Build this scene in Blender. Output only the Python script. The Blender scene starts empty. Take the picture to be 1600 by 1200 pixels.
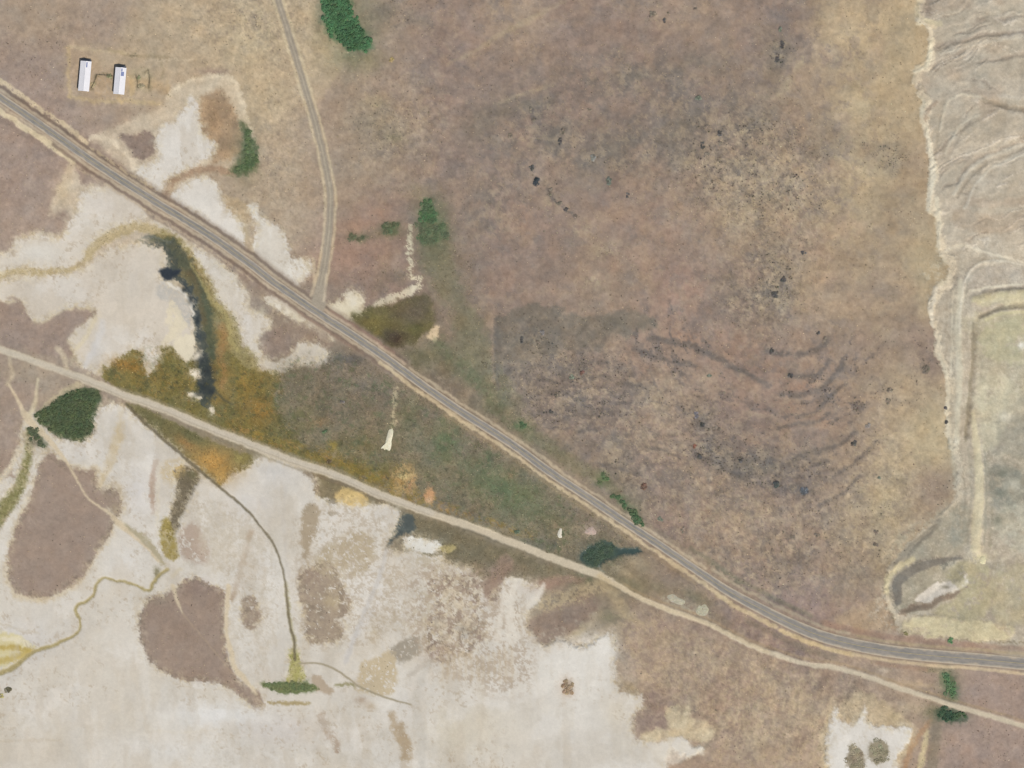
import bpy, math, random
import numpy as np

random.seed(7)
RNG = np.random.RandomState(11)
SC = bpy.context.scene
COL = SC.collection
S = 0.6                                   # metres per photograph pixel


def wx(px): return (px - 800.0) * S
def wy(py): return (600.0 - py) * S


# ------------------------------------------------------------------ camera, sky, sun, exposure
CAM_H = 4000.0
cam = bpy.data.cameras.new('survey_camera')
cam.sensor_width = 36.0
cam.lens = 36.0 * CAM_H / (1600 * S)
cam.clip_start = 10.0
cam.clip_end = 60000.0
cam_o = bpy.data.objects.new('survey_camera', cam)
cam_o.location = (0, 0, CAM_H)
COL.objects.link(cam_o)
SC.camera = cam_o

SUN_ELEV, SUN_AZ = math.radians(50), math.radians(150)      # late morning, from the south-south-east
world = bpy.data.worlds.new('World')
SC.world = world
world.use_nodes = True
wn = world.node_tree
bg = wn.nodes['Background']
sky = wn.nodes.new('ShaderNodeTexSky')
sky.sky_type = 'NISHITA'
sky.sun_disc = False
sky.sun_elevation = SUN_ELEV
sky.sun_rotation = SUN_AZ
wn.links.new(sky.outputs[0], bg.inputs[0])
bg.inputs[1].default_value = 0.09
sun = bpy.data.lights.new('sun', 'SUN')
sun.energy = 3.6
sun.angle = math.radians(0.53)
sun.color = (1.0, 0.955, 0.88)
sun_o = bpy.data.objects.new('sun', sun)
sun_o.rotation_euler = (math.pi / 2 - SUN_ELEV, 0, math.pi - SUN_AZ)
sun_o.location = (0, 0, 500)
COL.objects.link(sun_o)
SC.view_settings.view_transform = 'Standard'
SC.view_settings.look = 'None'
SC.view_settings.exposure = 0.0
SC.view_settings.gamma = 1.0
SC.cycles.filter_width = 1.4
SC.view_settings.use_curve_mapping = False
# what one unit of albedo on level ground shows under this sun and sky (linear R, G, B)
LIGHT = np.array([1.095, 1.11, 1.155], np.float32)


def lin(c):
    c = np.asarray(c, np.float32) / 255.0
    return np.where(c <= 0.04045, c / 12.92, ((c + 0.055) / 1.055) ** 2.4)


def albedo(c):
    return np.clip(lin(c) / LIGHT, 0.0, 0.92)


def tag(o, label=None, cat=None, group=None, kind=None):
    if label: o['label'] = label
    if cat: o['category'] = cat
    if group: o['group'] = group
    if kind: o['kind'] = kind
    return o


# ------------------------------------------------------------------ materials
def base_mat(name, rough=0.95, spec=0.08):
    m = bpy.data.materials.new(name)
    m.use_nodes = True
    b = m.node_tree.nodes['Principled BSDF']
    b.inputs['Roughness'].default_value = rough
    b.inputs['Specular IOR Level'].default_value = spec
    return m, m.node_tree, b


def node(nt, t, **kw):
    n = nt.nodes.new(t)
    for k, v in kw.items():
        setattr(n, k, v)
    return n


def land_mat(name, grains, rough=0.95, spec=0.08, bump=0.0, attr='land_colour'):
    """the surface's own colour with fine grain: grains = [(scale in 1/m, amount), ...]"""
    m, nt, b = base_mat(name, rough, spec)
    at = node(nt, 'ShaderNodeAttribute', attribute_name=attr)
    tc = node(nt, 'ShaderNodeTexCoord')
    cur = at.outputs['Color']
    last = None
    for sc, amt in grains:
        nz = node(nt, 'ShaderNodeTexNoise')
        nz.inputs['Scale'].default_value = sc
        nz.inputs['Detail'].default_value = 3.0
        nz.inputs['Roughness'].default_value = 0.6
        nt.links.new(tc.outputs['Object'], nz.inputs['Vector'])
        mr = node(nt, 'ShaderNodeMapRange')
        mr.inputs['From Min'].default_value = 0.3
        mr.inputs['From Max'].default_value = 0.7
        mr.inputs['To Min'].default_value = 1.0 - amt
        mr.inputs['To Max'].default_value = 1.0 + amt
        nt.links.new(nz.outputs['Fac'], mr.inputs['Value'])
        vm = node(nt, 'ShaderNodeVectorMath', operation='SCALE')
        nt.links.new(cur, vm.inputs[0])
        nt.links.new(mr.outputs[0], vm.inputs['Scale'])
        cur = vm.outputs[0]
        last = nz
    nt.links.new(cur, b.inputs['Base Color'])
    if bump and last:
        bp = node(nt, 'ShaderNodeBump')
        bp.inputs['Strength'].default_value = bump
        bp.inputs['Distance'].default_value = 0.3
        nt.links.new(last.outputs['Fac'], bp.inputs['Height'])
        nt.links.new(bp.outputs[0], b.inputs['Normal'])
    return m


M = {}
M['soil'] = land_mat('dry_soil', [(0.09, 0.03), (0.35, 0.05), (1.1, 0.05)], bump=0.3)
M['salt'] = land_mat('salt_crust', [(0.06, 0.02), (0.3, 0.03), (1.2, 0.04)], rough=0.9, bump=0.2)
M['wet'] = land_mat('marsh_soil', [(0.12, 0.06), (0.4, 0.10), (1.0, 0.12)], rough=0.9, bump=0.4)
M['rock'] = land_mat('weathered_clay', [(0.1, 0.03), (0.4, 0.06), (1.2, 0.07)], bump=0.4)
M['gravel'] = land_mat('road_gravel', [(0.15, 0.04), (0.6, 0.06), (1.5, 0.06)])
M['water'] = land_mat('pond_water', [(0.1, 0.10), (0.5, 0.08)], rough=0.22, spec=0.35)
M['leaf'] = land_mat('leaves', [(0.5, 0.12)], rough=0.8, spec=0.15, attr='leaf_colour')
M['twig'] = land_mat('dry_brush', [(0.8, 0.12)], rough=0.95, spec=0.05, attr='leaf_colour')


def plain(name, rgb, rough=0.7, spec=0.2, metal=0.0, amt=0.06, scale=0.8):
    m, nt, b = base_mat(name, rough, spec)
    b.inputs['Metallic'].default_value = metal
    tc = node(nt, 'ShaderNodeTexCoord')
    nz = node(nt, 'ShaderNodeTexNoise')
    nz.inputs['Scale'].default_value = scale
    nz.inputs['Detail'].default_value = 4.0
    nt.links.new(tc.outputs['Object'], nz.inputs['Vector'])
    mr = node(nt, 'ShaderNodeMapRange')
    mr.inputs['From Min'].default_value = 0.3
    mr.inputs['From Max'].default_value = 0.7
    mr.inputs['To Min'].default_value = 1 - amt
    mr.inputs['To Max'].default_value = 1 + amt
    nt.links.new(nz.outputs['Fac'], mr.inputs['Value'])
    vm = node(nt, 'ShaderNodeVectorMath', operation='SCALE')
    a = albedo(rgb)
    vm.inputs[0].default_value = (float(a[0]), float(a[1]), float(a[2]))
    nt.links.new(mr.outputs[0], vm.inputs['Scale'])
    nt.links.new(vm.outputs[0], b.inputs['Base Color'])
    return m


# ------------------------------------------------------------------ the land: a height field painted with its land cover
STEP, PAD = 1.7, 300                      # fine cells over the photographed ground, coarser beyond it


def axis(n):
    mid = np.arange(-24, n + 24 + STEP, STEP)
    out = np.arange(8, PAD - 20, 8.0)
    return np.concatenate([(mid[0] - out)[::-1], mid, mid[-1] + out]).astype(np.float32)


GX, GY = axis(1600), axis(1200)


def fi(v, g):
    return float(np.interp(v, g, np.arange(len(g))))


PX, PY = np.meshgrid(GX, GY)
NH, NW = PX.shape


def vnoise(x, y, seed):
    t = np.random.RandomState(seed).rand(256, 256).astype(np.float32)
    xf, yf = np.floor(x), np.floor(y)
    u, v = x - xf, y - yf
    u = u * u * u * (u * (u * 6 - 15) + 10)
    v = v * v * v * (v * (v * 6 - 15) + 10)
    i, j = xf.astype(np.int32) & 255, yf.astype(np.int32) & 255
    i1, j1 = (i + 1) & 255, (j + 1) & 255
    a = t[j, i] * (1 - u) + t[j, i1] * u
    b = t[j1, i] * (1 - u) + t[j1, i1] * u
    return (a * (1 - v) + b * v) * 2 - 1


def fbm(x, y, scale, octv, seed, gain=0.5):
    out, amp, tot, f = 0.0, 1.0, 0.0, 1.0 / scale
    for k in range(octv):
        c, s = math.cos(0.6 * k), math.sin(0.6 * k)
        out = out + amp * vnoise((x * c - y * s) * f + 17.3 * k, (x * s + y * c) * f + 9.1 * k, seed + 13 * k)
        tot += amp
        amp *= gain
        f *= 2.03
    return out / tot * 1.6


WXF = 0.75 * fbm(PX, PY, 34, 4, 101, 0.6) + 0.6 * fbm(PX, PY, 10, 3, 111, 0.65)
WYF = 0.75 * fbm(PX, PY, 34, 4, 202, 0.6) + 0.6 * fbm(PX, PY, 10, 3, 222, 0.65)
FINE = fbm(PX, PY, 7, 3, 303, 0.6)


def sstep(a, b, x):
    t = np.clip((x - a) / (b - a), 0, 1)
    return t * t * (3 - 2 * t)


def smooth_closed(pts, n=3):
    p = np.array(pts, np.float32)
    out = []
    m = len(p)
    for i in range(m):
        p0, p1, p2, p3 = p[i - 1], p[i], p[(i + 1) % m], p[(i + 2) % m]
        for k in range(n):
            t = k / n
            out.append(0.5 * ((2 * p1) + (p2 - p0) * t + (2 * p0 - 5 * p1 + 4 * p2 - p3) * t * t + (3 * p1 - p0 - 3 * p2 + p3) * t ** 3))
    return np.array(out, np.float32)


def smooth_open(pts, n=5):
    p = np.array(pts, np.float32)
    q = np.vstack([2 * p[0] - p[1], p, 2 * p[-1] - p[-2]])
    out = []
    for i in range(1, len(q) - 2):
        p0, p1, p2, p3 = q[i - 1], q[i], q[i + 1], q[i + 2]
        for k in range(n):
            t = k / n
            out.append(0.5 * ((2 * p1) + (p2 - p0) * t + (2 * p0 - 5 * p1 + 4 * p2 - p3) * t * t + (3 * p1 - p0 - 3 * p2 + p3) * t ** 3))
    out.append(p[-1])
    return np.array(out, np.float32)


def window(lo, hi):
    j0 = max(0, int(fi(lo[0], GX))); j1 = min(NW, int(fi(hi[0], GX)) + 2)
    i0 = max(0, int(fi(lo[1], GY))); i1 = min(NH, int(fi(hi[1], GY)) + 2)
    return slice(i0, max(i0, i1)), slice(j0, max(j0, j1))


def poly_mask(pts, feather=2.0, rag=3.0, smooth=True):
    p = smooth_closed(pts) if smooth else np.array(pts, np.float32)
    ex = feather + rag * 2 + 3
    sl = window(p.min(0) - ex, p.max(0) + ex)
    x = PX[sl] + rag * WXF[sl] + 0.35 * rag * FINE[sl]
    y = PY[sl] + rag * WYF[sl] - 0.35 * rag * FINE[sl]
    d2 = np.full(x.shape, 1e9, np.float32)
    ins = np.zeros(x.shape, bool)
    for k in range(len(p)):
        ax, ay = p[k]; bx, by = p[(k + 1) % len(p)]
        dx, dy = bx - ax, by - ay
        L = dx * dx + dy * dy + 1e-9
        rx, ry = x - ax, y - ay
        t = np.clip((rx * dx + ry * dy) / L, 0, 1)
        rx -= t * dx; ry -= t * dy
        np.minimum(d2, rx * rx + ry * ry, out=d2)
        if ay != by:
            c = (ay > y) != (by > y)
            ins ^= c & (x < (y - ay) * dx / dy + ax)
    d = np.sqrt(d2)
    sd = np.where(ins, d, -d)
    return sl, sstep(-feather, feather, sd)


def line_mask(pts, width, feather=1.5, rag=1.0, smooth=True):
    if np.isscalar(width):
        width = [width] * len(pts)
    q = [(a, b, w) for (a, b), w in zip(pts, width)]
    if smooth and len(q) > 2:
        p = smooth_open(q)
    else:
        p = np.array(q, np.float32)
    ex = max(width) / 2 + feather + 2 * rag + 3
    sl = window(p[:, :2].min(0) - ex, p[:, :2].max(0) + ex)
    x = PX[sl] + rag * WXF[sl] + 0.4 * rag * FINE[sl]
    y = PY[sl] + rag * WYF[sl] - 0.4 * rag * FINE[sl]
    sd = np.full(x.shape, 1e9, np.float32)
    for k in range(len(p) - 1):
        ax, ay, aw = p[k]; bx, by, bw = p[k + 1]
        dx, dy = bx - ax, by - ay
        L = dx * dx + dy * dy + 1e-9
        rx, ry = x - ax, y - ay
        t = np.clip((rx * dx + ry * dy) / L, 0, 1)
        rx -= t * dx; ry -= t * dy
        np.minimum(sd, np.sqrt(rx * rx + ry * ry) - 0.5 * (aw + (bw - aw) * t), out=sd)
    return sl, sstep(feather, -feather, sd)


def blob_mask(cx, cy, rx, ry, rot=0.0, rag=None):
    rag = 0.25 * min(rx, ry) if rag is None else rag
    e = 2.2 * max(rx, ry) + 4
    sl = window((cx - e, cy - e), (cx + e, cy + e))
    x = PX[sl] + rag * WXF[sl] - cx
    y = PY[sl] + rag * WYF[sl] - cy
    c, s = math.cos(math.radians(rot)), math.sin(math.radians(rot))
    u, v = (x * c + y * s) / rx, (-x * s + y * c) / ry
    return sl, np.exp(-(u * u + v * v) * 0.9)


C = np.zeros((NH, NW, 3), np.float32)          # land colour as it shows in daylight (sRGB 0-255)
DZ = np.zeros((NH, NW), np.float32)            # local relief, metres
SMOOTH = np.zeros((NH, NW), np.float32)        # 1 = level ground (salt, water, road)
SHRUB = np.zeros((NH, NW), np.float32)         # density of low brush
GRASS = np.zeros((NH, NW), np.float32)         # density of marsh grass
CLS = np.zeros((NH, NW), np.int16)
CLASSES = [('ground', 'soil')]                  # each entry becomes one object of the setting


def cls(name, mat):
    CLASSES.append((name, mat))
    return len(CLASSES) - 1


def mottle(sl, m, scale, cover, seed, soft=0.25):
    """break a mask up into flecks that cover about the given share"""
    n = fbm(PX[sl], PY[sl], scale * 0.5, 4, seed, 0.78)
    return m * sstep(-soft, soft, n + (cover - 0.5) * 2.0)


def put(sm, col=None, a=1.0, c=None, dz=0.0, flat=None, shrub=None, grass=None, mot=None, col2=None):
    sl, m = sm
    if m.size == 0:
        return
    if mot:
        m = mottle(sl, m, *mot)
    if col is not None:
        cc = np.array(col, np.float32)
        if col2 is not None:
            t = sstep(-0.45, 0.45, fbm(PX[sl], PY[sl], 22, 4, int(sum(col2)) + 5, 0.6))[..., None]
            cc = cc * (1 - t) + np.array(col2, np.float32) * t
        w = (m * a)[..., None]
        C[sl] = C[sl] * (1 - w) + cc * w
    if c is not None:
        CLS[sl][m > 0.5] = c
    if dz:
        DZ[sl] += m * dz
    for arr, v in ((SMOOTH, flat), (SHRUB, shrub), (GRASS, grass)):
        if v is not None:
            arr[sl] = arr[sl] * (1 - m) + v * m


def P(pts, col, f=2.0, rag=3.0, smooth=True, **k): put(poly_mask(pts, f, rag, smooth), col, **k)
def L(pts, w, col, f=1.5, rag=1.0, **k): put(line_mask(pts, w, f, rag), col, **k)
def B(cx, cy, rx, ry, col, rot=0.0, rag=None, **k): put(blob_mask(cx, cy, rx, ry, rot, rag), col, **k)


# ---- broad colour of the dry ground (soil and its thin grass cover), by place
TONE = """
50,30,168,152,130 150,30,165,148,128 240,60,180,164,136 300,30,190,172,140 400,60,192,176,142 600,40,164,148,130 700,60,159,143,128
800,30,168,152,130 900,40,160,144,128 1000,60,160,144,127 1100,50,168,151,130 1180,60,157,142,126 1220,40,152,138,124
1300,50,187,169,138 1400,60,186,166,134 40,110,163,146,130 60,220,162,145,129 30,300,162,145,129 420,150,190,173,140 480,60,190,172,140 540,150,164,147,127
600,150,161,144,126 700,150,157,142,126 800,150,152,138,124 900,150,158,141,124 1000,130,148,136,122 1080,170,143,132,120
1150,140,155,141,123 1250,150,168,151,128 1330,150,190,172,140 1400,150,184,164,134 440,260,180,164,138 600,260,161,147,127
560,220,160,145,126 640,220,160,146,126 720,250,152,138,124 850,230,152,138,122 950,240,145,134,120 1050,230,142,132,118 1150,250,166,151,127 1250,250,170,154,130
1330,260,185,168,137 1420,270,174,154,128 450,330,180,164,139 430,310,178,162,136 600,340,161,140,123 560,400,158,136,120 610,440,156,136,121
740,350,156,140,126 850,350,154,139,124 950,350,160,144,126 1050,340,157,141,124 1150,350,162,147,124 1220,330,173,156,130
1320,330,177,161,132 1400,370,169,151,126 1440,420,177,161,132 700,450,150,136,119 780,430,156,139,123 850,450,160,144,126
950,450,160,145,124 1050,460,160,140,124 1150,450,152,137,122 1200,470,147,134,120 1260,430,172,155,128 1320,470,164,147,124
1390,470,160,142,122 1440,540,152,134,120 720,540,143,132,110 820,540,138,128,116 900,580,142,132,120 1000,560,152,136,120
1120,530,160,140,122 1200,560,152,134,118 1270,560,157,138,120 1340,550,154,137,122 1420,600,167,150,126
860,640,150,134,120 950,640,151,135,120 1030,610,168,152,130 1100,650,147,134,122 1200,660,150,135,120 1300,650,154,136,119
1400,680,172,155,130 1450,690,181,165,134 900,720,149,135,116 1000,730,148,135,122 1100,760,162,147,125 1200,740,142,130,119
1280,740,152,137,120 1380,760,181,164,134 1460,770,164,147,126 1050,820,154,138,124 1120,850,165,148,126 1200,830,161,144,124
1280,850,160,143,124 1350,850,171,154,129 1180,920,154,140,126 1280,930,154,140,127 1350,960,165,147,124
1000,1000,166,149,125 1100,1020,168,151,126 1200,1060,173,156,130 1150,1100,166,148,124 1250,1120,180,163,134 1280,1180,174,156,130
1150,1180,166,149,126 1400,1080,166,149,126 1550,1080,159,142,126 1530,1170,157,140,124 1450,1040,152,137,120 1050,950,142,130,110
1150,980,150,136,116 1250,1010,147,132,114 1380,1045,156,141,121 960,880,132,122,100 40,340,166,149,131 60,400,166,149,131
30,510,157,140,127 100,520,157,140,127 60,590,166,151,133 430,470,152,137,122 460,510,150,134,118 10,640,162,146,131 20,700,160,143,129
450,620,130,121,100 540,590,130,121,105 600,640,129,120,101 700,700,134,128,106 800,760,130,126,104 880,820,130,122,102 560,700,128,119,88 650,560,131,124,102
760,620,130,124,104 830,690,140,130,110 690,600,128,118,98 740,690,134,124,104
"""
pts = np.array([[float(v) for v in e.split(',')] for e in TONE.split()], np.float32)
num = np.zeros((NH, NW, 3), np.float32); den = np.zeros((NH, NW), np.float32)
xw = PX + 16 * fbm(PX, PY, 120, 4, 51, 0.6); yw = PY + 16 * fbm(PX, PY, 120, 4, 52, 0.6)
for x0, y0, r, g, b in pts:
    w = 1.0 / (((xw - x0) ** 2 + (yw - y0) ** 2) + 260.0) ** 1.6
    den += w
    num += w[..., None] * np.array([r, g, b], np.float32)
C[:] = num / den[..., None]
SHRUB[:] = 0.55

# ---- finer tone on the hillside: thicker grass and brush on darker soil, bare pale soil between
HILL = sstep(560, 720, PX + 0.15 * PY) * sstep(1470, 1400, PX) * sstep(0, 60, PX * 0.66 + 260 - PY + 0.0 * PX + 0)
n1 = fbm(PX, PY, 70, 5, 61, 0.62)
C *= (1 + 0.045 * n1 * (0.35 + 0.65 * HILL))[..., None]
n2 = sstep(0.25, 0.7, fbm(PX, PY, 46, 5, 62, 0.66))[..., None] * (0.12 + 0.2 * HILL[..., None])
C[:] = C * (1 - n2) + np.array([177, 160, 132], np.float32) * n2
n3 = sstep(0.3, 0.75, fbm(PX * 0.8 + PY * 0.3, PY * 1.2 - PX * 0.35, 60, 5, 63, 0.62))[..., None] * (0.05 + 0.25 * HILL[..., None])
C[:] = C * (1 - n3) + np.array([134, 125, 114], np.float32) * n3
n4 = sstep(0.35, 0.8, fbm(PX, PY, 90, 3, 64, 0.6))[..., None] * 0.22 * HILL[..., None]
C[:] = C * (1 - n4) + np.array([164, 139, 120], np.float32) * n4

WARM = sstep(1400, 1180, PX + 40 * fbm(PX, PY, 120, 3, 65)) * sstep(470, 600, PX + 0.1 * PY)
C[:] += (WARM * (0.35 + 0.65 * HILL))[..., None] * np.array([-4.5, -8.0, -5.0], np.float32)
C[:] += (sstep(900, 1000, PX) * sstep(880, 960, PY))[..., None] * np.array([5.0, 4.0, 4.0], np.float32)
# pale ribbons of bare soil along the upper slope
L([(700, 100), (735, 85), (770, 62), (800, 45), (850, 20), (880, 5), (900, -15)], [3, 5, 7, 9, 8, 6, 5], (178, 161, 134), 3, 3, a=0.55)
L([(770, 165), (800, 155), (830, 145), (865, 133)], [3, 5, 6, 3], (180, 164, 136), 2.5, 2, a=0.6)
L([(1170, 150), (1190, 155), (1215, 150), (1235, 120), (1255, 95)], [4, 6, 9, 12, 12], (182, 165, 135), 4, 4, a=0.6)
for (x, y, rx, ry) in ((860, 320, 14, 18), (905, 365, 22, 18), (950, 390, 26, 12), (930, 440, 26, 10), (1025, 620, 14, 34), (1180, 300, 60, 40), (1250, 330, 60, 60), (1150, 345, 40, 22),
                       (1060, 695, 22, 12), (1100, 790, 60, 40), (1180, 800, 40, 26), (1230, 470, 30, 26), (1085, 255, 40, 16), (1175, 455, 14, 8), (1120, 300, 26, 16), (1375, 745, 30, 60), (1330, 830, 30, 26)):
    B(x, y, rx, ry, (184, 168, 138), a=0.55, mot=(13, 0.55, int(x)))
# rust-tinged bare soil in the bowl and beside the side road
for (x, y, rx, ry, a) in ((1075, 525, 26, 10, .5), (1250, 605, 26, 8, .55), (1230, 630, 24, 8, .4), (1290, 570, 14, 18, .3), (1270, 665, 40, 12, .25), (570, 350, 40, 12, .5), (590, 330, 26, 8, .5), (560, 400, 50, 26, .35), (1340, 470, 30, 20, .25), (830, 340, 30, 30, .3), (700, 160, 26, 30, .3)):
    B(x, y, rx, ry, (166, 134, 114), a=a)
# darker, brush-grown ground
P([(775, 500), (800, 482), (835, 473), (885, 490), (940, 493), (985, 485), (1020, 500), (1012, 515), (985, 525), (950, 535), (920, 552), (880, 555), (830, 580), (790, 590), (772, 560), (770, 525)], (124, 116, 105), 5, 7, a=0.85, shrub=0.9)
B(985, 505, 34, 12, (126, 122, 105), a=0.5)
P([(765, 550), (790, 540), (840, 555), (900, 560), (950, 580), (1000, 600), (1010, 640), (960, 660), (880, 670), (820, 650), (780, 620)], (130, 121, 113), 9, 8, a=0.6, shrub=0.9)
for (x, y, rx, ry, rot, a) in ((990, 120, 40, 14, -10, .45), (1080, 110, 50, 20, -10, .35), (1075, 195, 45, 30, -35, .45), (1180, 190, 36, 20, -30, .4), (960, 235, 60, 22, -15, .4), (870, 215, 26, 18, -40, .5),
                              (830, 165, 30, 14, -10, .5), (760, 190, 50, 26, -20, .4), (1215, 85, 22, 34, 10, .55), (1205, 455, 20, 40, 20, .5), (1215, 410, 22, 30, 10, .35), (1140, 450, 20, 24, 30, .35),
                              (1095, 655, 30, 18, 35, .4), (1190, 730, 40, 20, 0, .5), (1240, 720, 50, 14, -10, .4), (1135, 715, 40, 12, 15, .45), (1165, 735, 30, 12, 10, .5), (960, 740, 30, 36, -30, .45), (970, 690, 30, 20, 0, .35),
                              (745, 320, 24, 60, 0, .3), (1280, 235, 40, 26, -20, .3), (1385, 240, 26, 20, 0, .3), (600, 20, 26, 22, 0, .4), (650, 35, 26, 8, 20, .3)):
    B(x, y, rx, ry, (126, 119, 107), rot, a=min(0.85, a * 1.6), shrub=1.1)

# ledges of the hillside: low steps with brush in their lee
LEDGES = [([(1015, 530), (1045, 532), (1075, 538), (1105, 553), (1140, 570), (1175, 588), (1200, 602)], 8),
          ([(990, 545), (1020, 556), (1055, 566), (1085, 572)], 7),
          ([(1198, 548), (1210, 551), (1230, 552)], 8), ([(1245, 554), (1262, 552), (1277, 545), (1290, 533)], 9),
          ([(1232, 586), (1250, 589), (1272, 588), (1285, 578), (1294, 564)], 6),
          ([(1236, 618), (1258, 614), (1282, 605), (1300, 590), (1315, 570)], 7),
          ([(1245, 652), (1268, 646), (1285, 632), (1302, 612), (1320, 600)], 5),
          ([(1215, 668), (1245, 662), (1275, 660), (1292, 645)], 5),
          ([(1240, 716), (1265, 706), (1290, 702), (1320, 690), (1336, 676)], 6),
          ([(1220, 725), (1260, 728), (1290, 720)], 7),
          ([(1090, 712), (1120, 722), (1150, 738), (1185, 745)], 9),
          ([(1170, 705), (1190, 720), (1205, 722)], 9),
          ([(850, 614), (880, 616), (900, 612)], 5), ([(842, 592), (870, 596)], 5), ([(842, 643), (866, 644)], 4), ([(895, 648), (930, 648)], 3),
          ([(855, 668), (890, 672)], 4), ([(900, 674), (930, 674)], 4), ([(920, 588), (948, 590)], 5), ([(925, 562), (950, 568)], 5), ([(960, 600), (1000, 602)], 5), ([(900, 625), (930, 622)], 4), ([(960, 630), (1000, 632)], 4),
          ([(1000, 700), (1030, 702), (1060, 716)], 5), ([(940, 725), (975, 735), (1000, 742)], 5),
          ([(1300, 745), (1340, 720), (1370, 690)], 4), ([(1280, 790), (1310, 775), (1345, 745)], 4),
          ([(880, 205), (878, 215), (873, 230), (868, 240)], 5), ([(829, 170), (831, 182), (834, 190)], 3), ([(857, 292), (861, 305), (872, 318), (884, 328), (898, 342)], 4)]
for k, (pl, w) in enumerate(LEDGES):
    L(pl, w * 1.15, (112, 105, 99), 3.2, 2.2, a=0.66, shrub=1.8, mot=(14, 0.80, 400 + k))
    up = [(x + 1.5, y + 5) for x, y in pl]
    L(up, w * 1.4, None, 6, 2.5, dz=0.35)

rb = np.sqrt((PX - 1215) ** 2 + ((PY - 470) * 1.05) ** 2); tb = np.arctan2(PY - 470, PX - 1215)
bowl = np.exp(-(((rb - 190) / 75) ** 2)) * sstep(0.0, 0.35, np.sin(tb - 0.1)) * sstep(1400, 1330, PX)
stk = fbm(tb * 52, rb + 5 * WYF, 9.5, 4, 411, 0.62)
lev = np.exp(-(((PX - 900) / 95) ** 2 + ((PY - 612) / 62) ** 2))
stl = fbm(PX * 0.26, PY + 3 * WYF, 9, 4, 412, 0.62)
low = np.exp(-(((PX - 1190) / 150) ** 2 + ((PY - 735) / 55) ** 2))
brk = sstep(-0.25, 0.35, fbm(PX, PY, 24, 3, 413, 0.6))
for col, sd, aa, sc in (((136, 124, 116), 471, .50, 15), ((170, 152, 131), 472, .42, 13), ((128, 119, 113), 473, .42, 34), ((160, 139, 124), 474, .35, 30)):
    t = (HILL * sstep(1440, 1300, PX) * sstep(0.08, 0.62, fbm(PX, PY, sc, 4, sd, 0.66)) * (0.35 + 0.65 * sstep(-0.3, 0.4, fbm(PX, PY, 130, 2, sd + 20)))) [..., None] * aa
    C[:] = C * (1 - t) + np.array(col, np.float32) * t
STREAK = np.clip(bowl * sstep(0.22, 0.62, stk) + lev * sstep(0.2, 0.6, stl) + low * sstep(0.2, 0.6, fbm(PX * 0.5, PY, 12, 4, 414, 0.68)), 0, 1) * (0.45 + 0.55 * brk)
C[:] = C * (1 - 0.74 * STREAK[..., None]) + np.array([112, 105, 101], np.float32) * 0.74 * STREAK[..., None]
DZ += 0.22 * (bowl * stk + lev * stl)
pale = np.clip(bowl * sstep(0.3, 0.7, -stk) + lev * sstep(0.35, 0.7, -stl), 0, 1)[..., None] * 0.35
C[:] = C * (1 - pale) + np.array([176, 157, 134], np.float32) * pale
B(1235, 762, 30, 9, (98, 96, 96), a=0.75, rot=6, mot=(14, .8, 415)); B(1160, 738, 22, 10, (106, 102, 98), a=0.7, rot=20, mot=(12, .75, 416)); B(1105, 705, 20, 10, (104, 100, 96), a=0.6, rot=10, mot=(10, .7, 417)); B(1090, 655, 16, 14, (104, 100, 98), a=0.6, mot=(10, .65, 418))
# knots of rock and brush on the upper slope
KZ = sum(w * np.exp(-(((PX - x) / rx) ** 2 + ((PY - y) / ry) ** 2)) for x, y, rx, ry, w in ((1110, 215, 46, 36, 1), (1140, 270, 70, 46, .8), (1225, 280, 60, 60, .9), (1215, 85, 20, 32, 1.1), (1215, 440, 34, 52, 1.1), (1150, 470, 30, 40, .6), (1180, 195, 40, 26, .8), (850, 280, 40, 40, .45), (960, 240, 60, 30, .5), (1385, 245, 34, 30, .7), (620, 25, 40, 22, .6), (1025, 25, 26, 20, .8), (860, 180, 60, 40, .4), (830, 535, 50, 40, .8), (1095, 655, 26, 24, 1), (960, 735, 34, 40, .7), (1100, 705, 40, 18, .9), (1240, 840, 90, 40, .5), (1160, 920, 60, 30, .6), (1370, 840, 30, 50, .5), (1290, 930, 50, 30, .4), (1470, 765, 24, 26, .6), (1440, 560, 16, 40, .8), (1400, 610, 30, 30, .5), (400, 40, 60, 40, .35), (60, 60, 70, 40, .3), (600, 190, 60, 50, .4), (670, 930, 0.1, 0.1, 0)))
wide = sum(np.exp(-(((PX - x) / rx) ** 2 + ((PY - y) / ry) ** 2)) for x, y, rx, ry in ((1090, 190, 120, 60), (1190, 290, 90, 70), (980, 120, 100, 40), (960, 240, 80, 40), (840, 200, 70, 60), (1180, 450, 70, 70), (900, 600, 120, 70), (1180, 720, 150, 50), (980, 700, 70, 60), (1200, 880, 150, 70), (770, 320, 50, 80)))
for col, sd, aa, sc in (((120, 113, 106), 531, .5, 22), ((114, 107, 101), 532, .4, 10), ((180, 162, 136), 533, .42, 12)):
    t = (np.clip(wide, 0, 1) * sstep(0.1, 0.5, fbm(PX, PY, sc, 4, sd, 0.72)))[..., None] * aa
    C[:] = C * (1 - t) + np.array(col, np.float32) * t
KNOT = np.clip(KZ, 0, 1) * sstep(0.12, 0.5, fbm(PX, PY, 11, 4, 421, 0.75))
C[:] = C * (1 - 0.5 * KNOT[..., None]) + np.array([106, 99, 94], np.float32) * 0.5 * KNOT[..., None]
kp = (np.clip(KZ, 0, 1) * sstep(0.2, 0.6, fbm(PX, PY, 10, 4, 422, 0.75)))[..., None] * 0.5
C[:] = C * (1 - kp) + np.array([188, 170, 140], np.float32) * kp

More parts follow.
